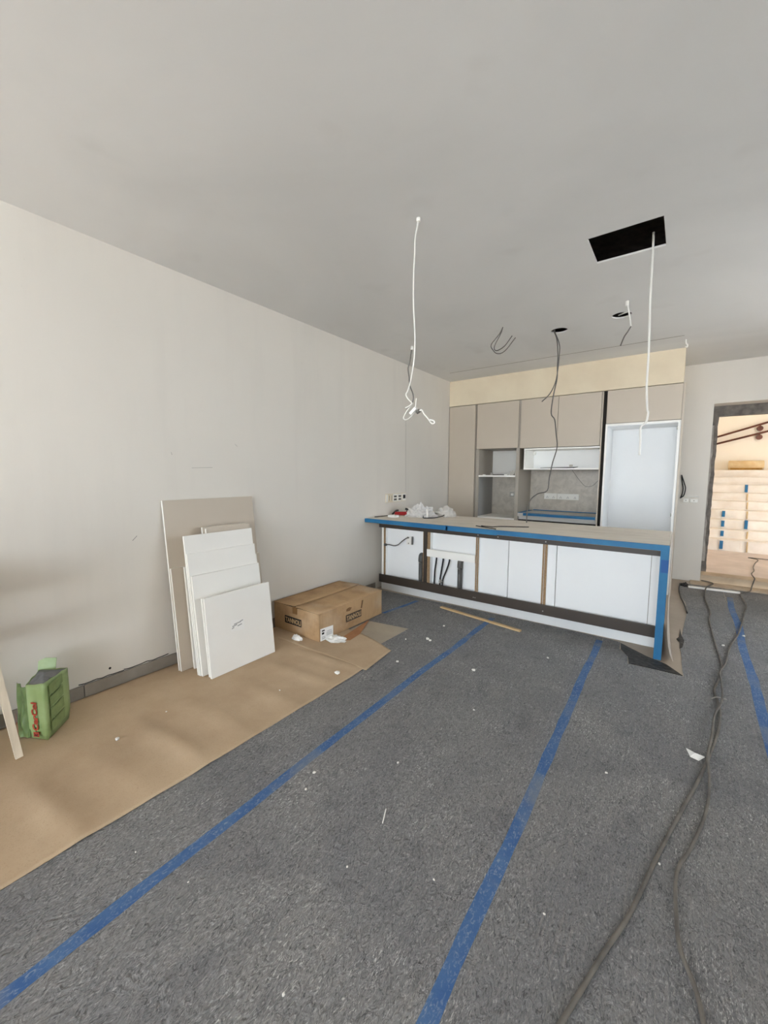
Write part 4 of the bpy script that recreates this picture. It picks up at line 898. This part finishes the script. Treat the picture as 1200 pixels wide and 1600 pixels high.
crumbs = [(-1.136, 2.661, 0.016), (-1.901, 2.015, 0.022), (-2.366, 0.778, 0.013), (-1.338, 1.252, 0.009), (-1.293, 1.157, 0.007), (-1.691, 2.94, 0.018), (-1.66, 2.93, 0.014), (-1.587, 0.559, 0.004), (-1.315, 0.621, 0.004), (-0.80, 0.622, 0.006), (-1.665, 2.438, 0.012),
          (0.026, 1.703, 0.006), (-0.273, 1.269, 0.005), (-2.415, 1.06, 0.006), (0.551, 4.719, 0.012), (0.384, 4.343, 0.014), (-1.843, 2.825, 0.01), (-0.93, 2.2, 0.008), (-1.05, 1.55, 0.007), (-0.62, 1.15, 0.005), (-1.72, 3.3, 0.012), (-0.75, 3.2, 0.012), (-0.20, 2.1, 0.007), (-0.9, 1.0, 0.005), (-2.05, 1.62, 0.007)]
CL = {0: 'largest white plaster crumb on the felt between the two long blue tapes', 1: 'large white plaster crumb on the brown paper near its far corner',
      2: 'white plaster crumb on the brown paper right of the green bag', 3: 'white plaster crumb just right of the left blue tape, halfway down',
      15: 'white plaster crumb on the felt between right cable and right blue tape'}
ico = []
for k in range(4):
    bm = bmesh.new(); bmesh.ops.create_icosphere(bm, subdivisions=1, radius=1.0)
    for v in bm.verts: v.co *= 1 + 0.4 * noise.noise(v.co * 1.7 + Vector((k * 3, 0, 0))); v.co.z *= 0.6
    me = bpy.data.meshes.new('plaster_crumb'); bm.to_mesh(me); bm.free(); me.materials.append(PLASTER); ico.append(me)
for k, (x, y, s) in enumerate(crumbs):
    o = bpy.data.objects.new('plaster_crumb', ico[k % 4]); COL.objects.link(o); o.scale = (s, s * 0.8, s)
    on_paper = x < -1.80 and y < 2.5
    o.location = (x, y, (0.0045 + hk(x, y) + 0.0015 if on_paper else 0.003) + 0.5 * s); o.rotation_euler = (0, 0, k * 1.3)
    if k in CL: tag(o, CL[k], 'crumb', 'plaster crumbs on paper' if on_paper else 'plaster crumbs on felt'); continue
    tag(o, 'small white plaster crumb lying on the brown paper' if on_paper else 'small white plaster crumb lying on the grey floor felt', 'crumb', 'plaster crumbs on paper' if on_paper else 'plaster crumbs on felt')
mk('wood_splinter', beam((-0.935, 1.29, 0.006), (-0.905, 1.225, 0.006), 0.004, 0.004, (0, 0, 1)), PAPER, label='thin pale splinter lying on the grey felt between the tapes', cat='splinter')

# ================================================================== OUTSIDE STEPS
r = thing('outdoor_steps', (1.7, 10.6, 0.085), 'flight of steps wrapped in white film seen through the doorway', 'stairs')
zs = [0.085, 0.285, 0.435, 0.60, 0.765, 0.925, 1.085, 1.245, 1.405, 1.565]
for k in range(9):
    y0 = 9.40 + 0.30 * k
    V, F = [], []
    nx = 24
    prof = [(y0 - 0.004, zs[k]), (y0 - 0.012 * math.sin(k) * 0.3, zs[k] + 0.05), (y0, zs[k + 1] - 0.012), (y0 + 0.01, zs[k + 1]), (y0 + 0.30, zs[k + 1]), (y0 + 0.30, zs[k])]
    np_ = len(prof)
    for i in range(nx + 1):
        x = 0.0 + 3.2 * i / nx
        for j, (y, z) in enumerate(prof):
            w = 0.012 * noise.noise(Vector((x * 3.5, k * 2.0, j * 1.2))) if j in (1, 2, 3) else 0
            V.append((x, y + w, z + (w * 0.5 if j == 3 else 0)))
    for i in range(nx):
        for j in range(np_): a = i * np_ + j; b_ = i * np_ + (j + 1) % np_; F.append((a, b_, b_ + np_, a + np_))
    F.append(tuple(range(np_ - 1, -1, -1))); F.append(tuple(range(nx * np_, nx * np_ + np_)))
    st = mk('step', (V, F), STAIRW, r)
    TEAL = BTAPE
    if k in (0, 1, 2, 3): mk('tape_piece', box(0.655 + 0.02 * k, 0.702 + 0.02 * k, y0 - 0.022, y0 + 0.002, zs[k] + 0.03, zs[k + 1] - 0.02), TEAL, st)
    if k in (2, 6): mk('tape_piece', box(0.99 + 0.02 * k, 1.035 + 0.02 * k, y0 - 0.022, y0 + 0.02, zs[k] + 0.01, zs[k + 1] + 0.006), TEAL, st)
    if k in (0, 1, 3, 4, 5): mk('brown_seam', box(1.02 + 0.02 * k, 1.038 + 0.02 * k, y0 - 0.020, y0 + 0.004, zs[k] + 0.01, zs[k + 1] - 0.01), simple('seam_tape', (206, 178, 132), 0.7), st)
mk('top_landing', box(0.0, 3.2, 12.10, 12.615, 0.085, 1.565), STAIRW, r)
r = thing('insulation_roll', (1.2, 12.0, 1.566), 'wrapped yellow roll lying on top of the outdoor steps', 'roll')
mk('film', tube([(0.90, 12.32, 1.675), (1.50, 12.32, 1.675)], 0.108, 20, 0), ROLLM, r, smooth=True)
mk('yellow_stripe', slab([(0.93, 12.27, 1.572), (1.47, 12.27, 1.572), (1.47, 12.228, 1.612), (0.93, 12.228, 1.612)], (0, -0.006, 0)), YELL, r)
for k, (za, zb) in enumerate(((2.36, 2.65), (2.195, 2.445))):
    rr = thing('handrail', (1.1, 12.57, za), ('upper' if k == 0 else 'lower') + ' of two brown handrails sloping along the peach yard wall', 'handrail', 'handrails on the yard wall')
    s = (zb - za) / 0.88
    mk('bar', tube([(0.30, 12.54, za - s * 0.37), (2.9, 12.54, za + s * 2.23)], 0.022, 10, 0), RAIL, rr, smooth=True)
    xm_ = 1.41
    mk('rosette', tube([(xm_, 12.55, za + s * (xm_ - 0.67) - 0.085), (xm_, 12.60, za + s * (xm_ - 0.67) - 0.085)], 0.058, 16, 0), RAIL, rr, smooth=False)
    mk('bracket', tube([(xm_, 12.54, za + s * (xm_ - 0.67)), (xm_, 12.56, za + s * (xm_ - 0.67) - 0.085)], 0.012, 8, 0), RAIL, rr)
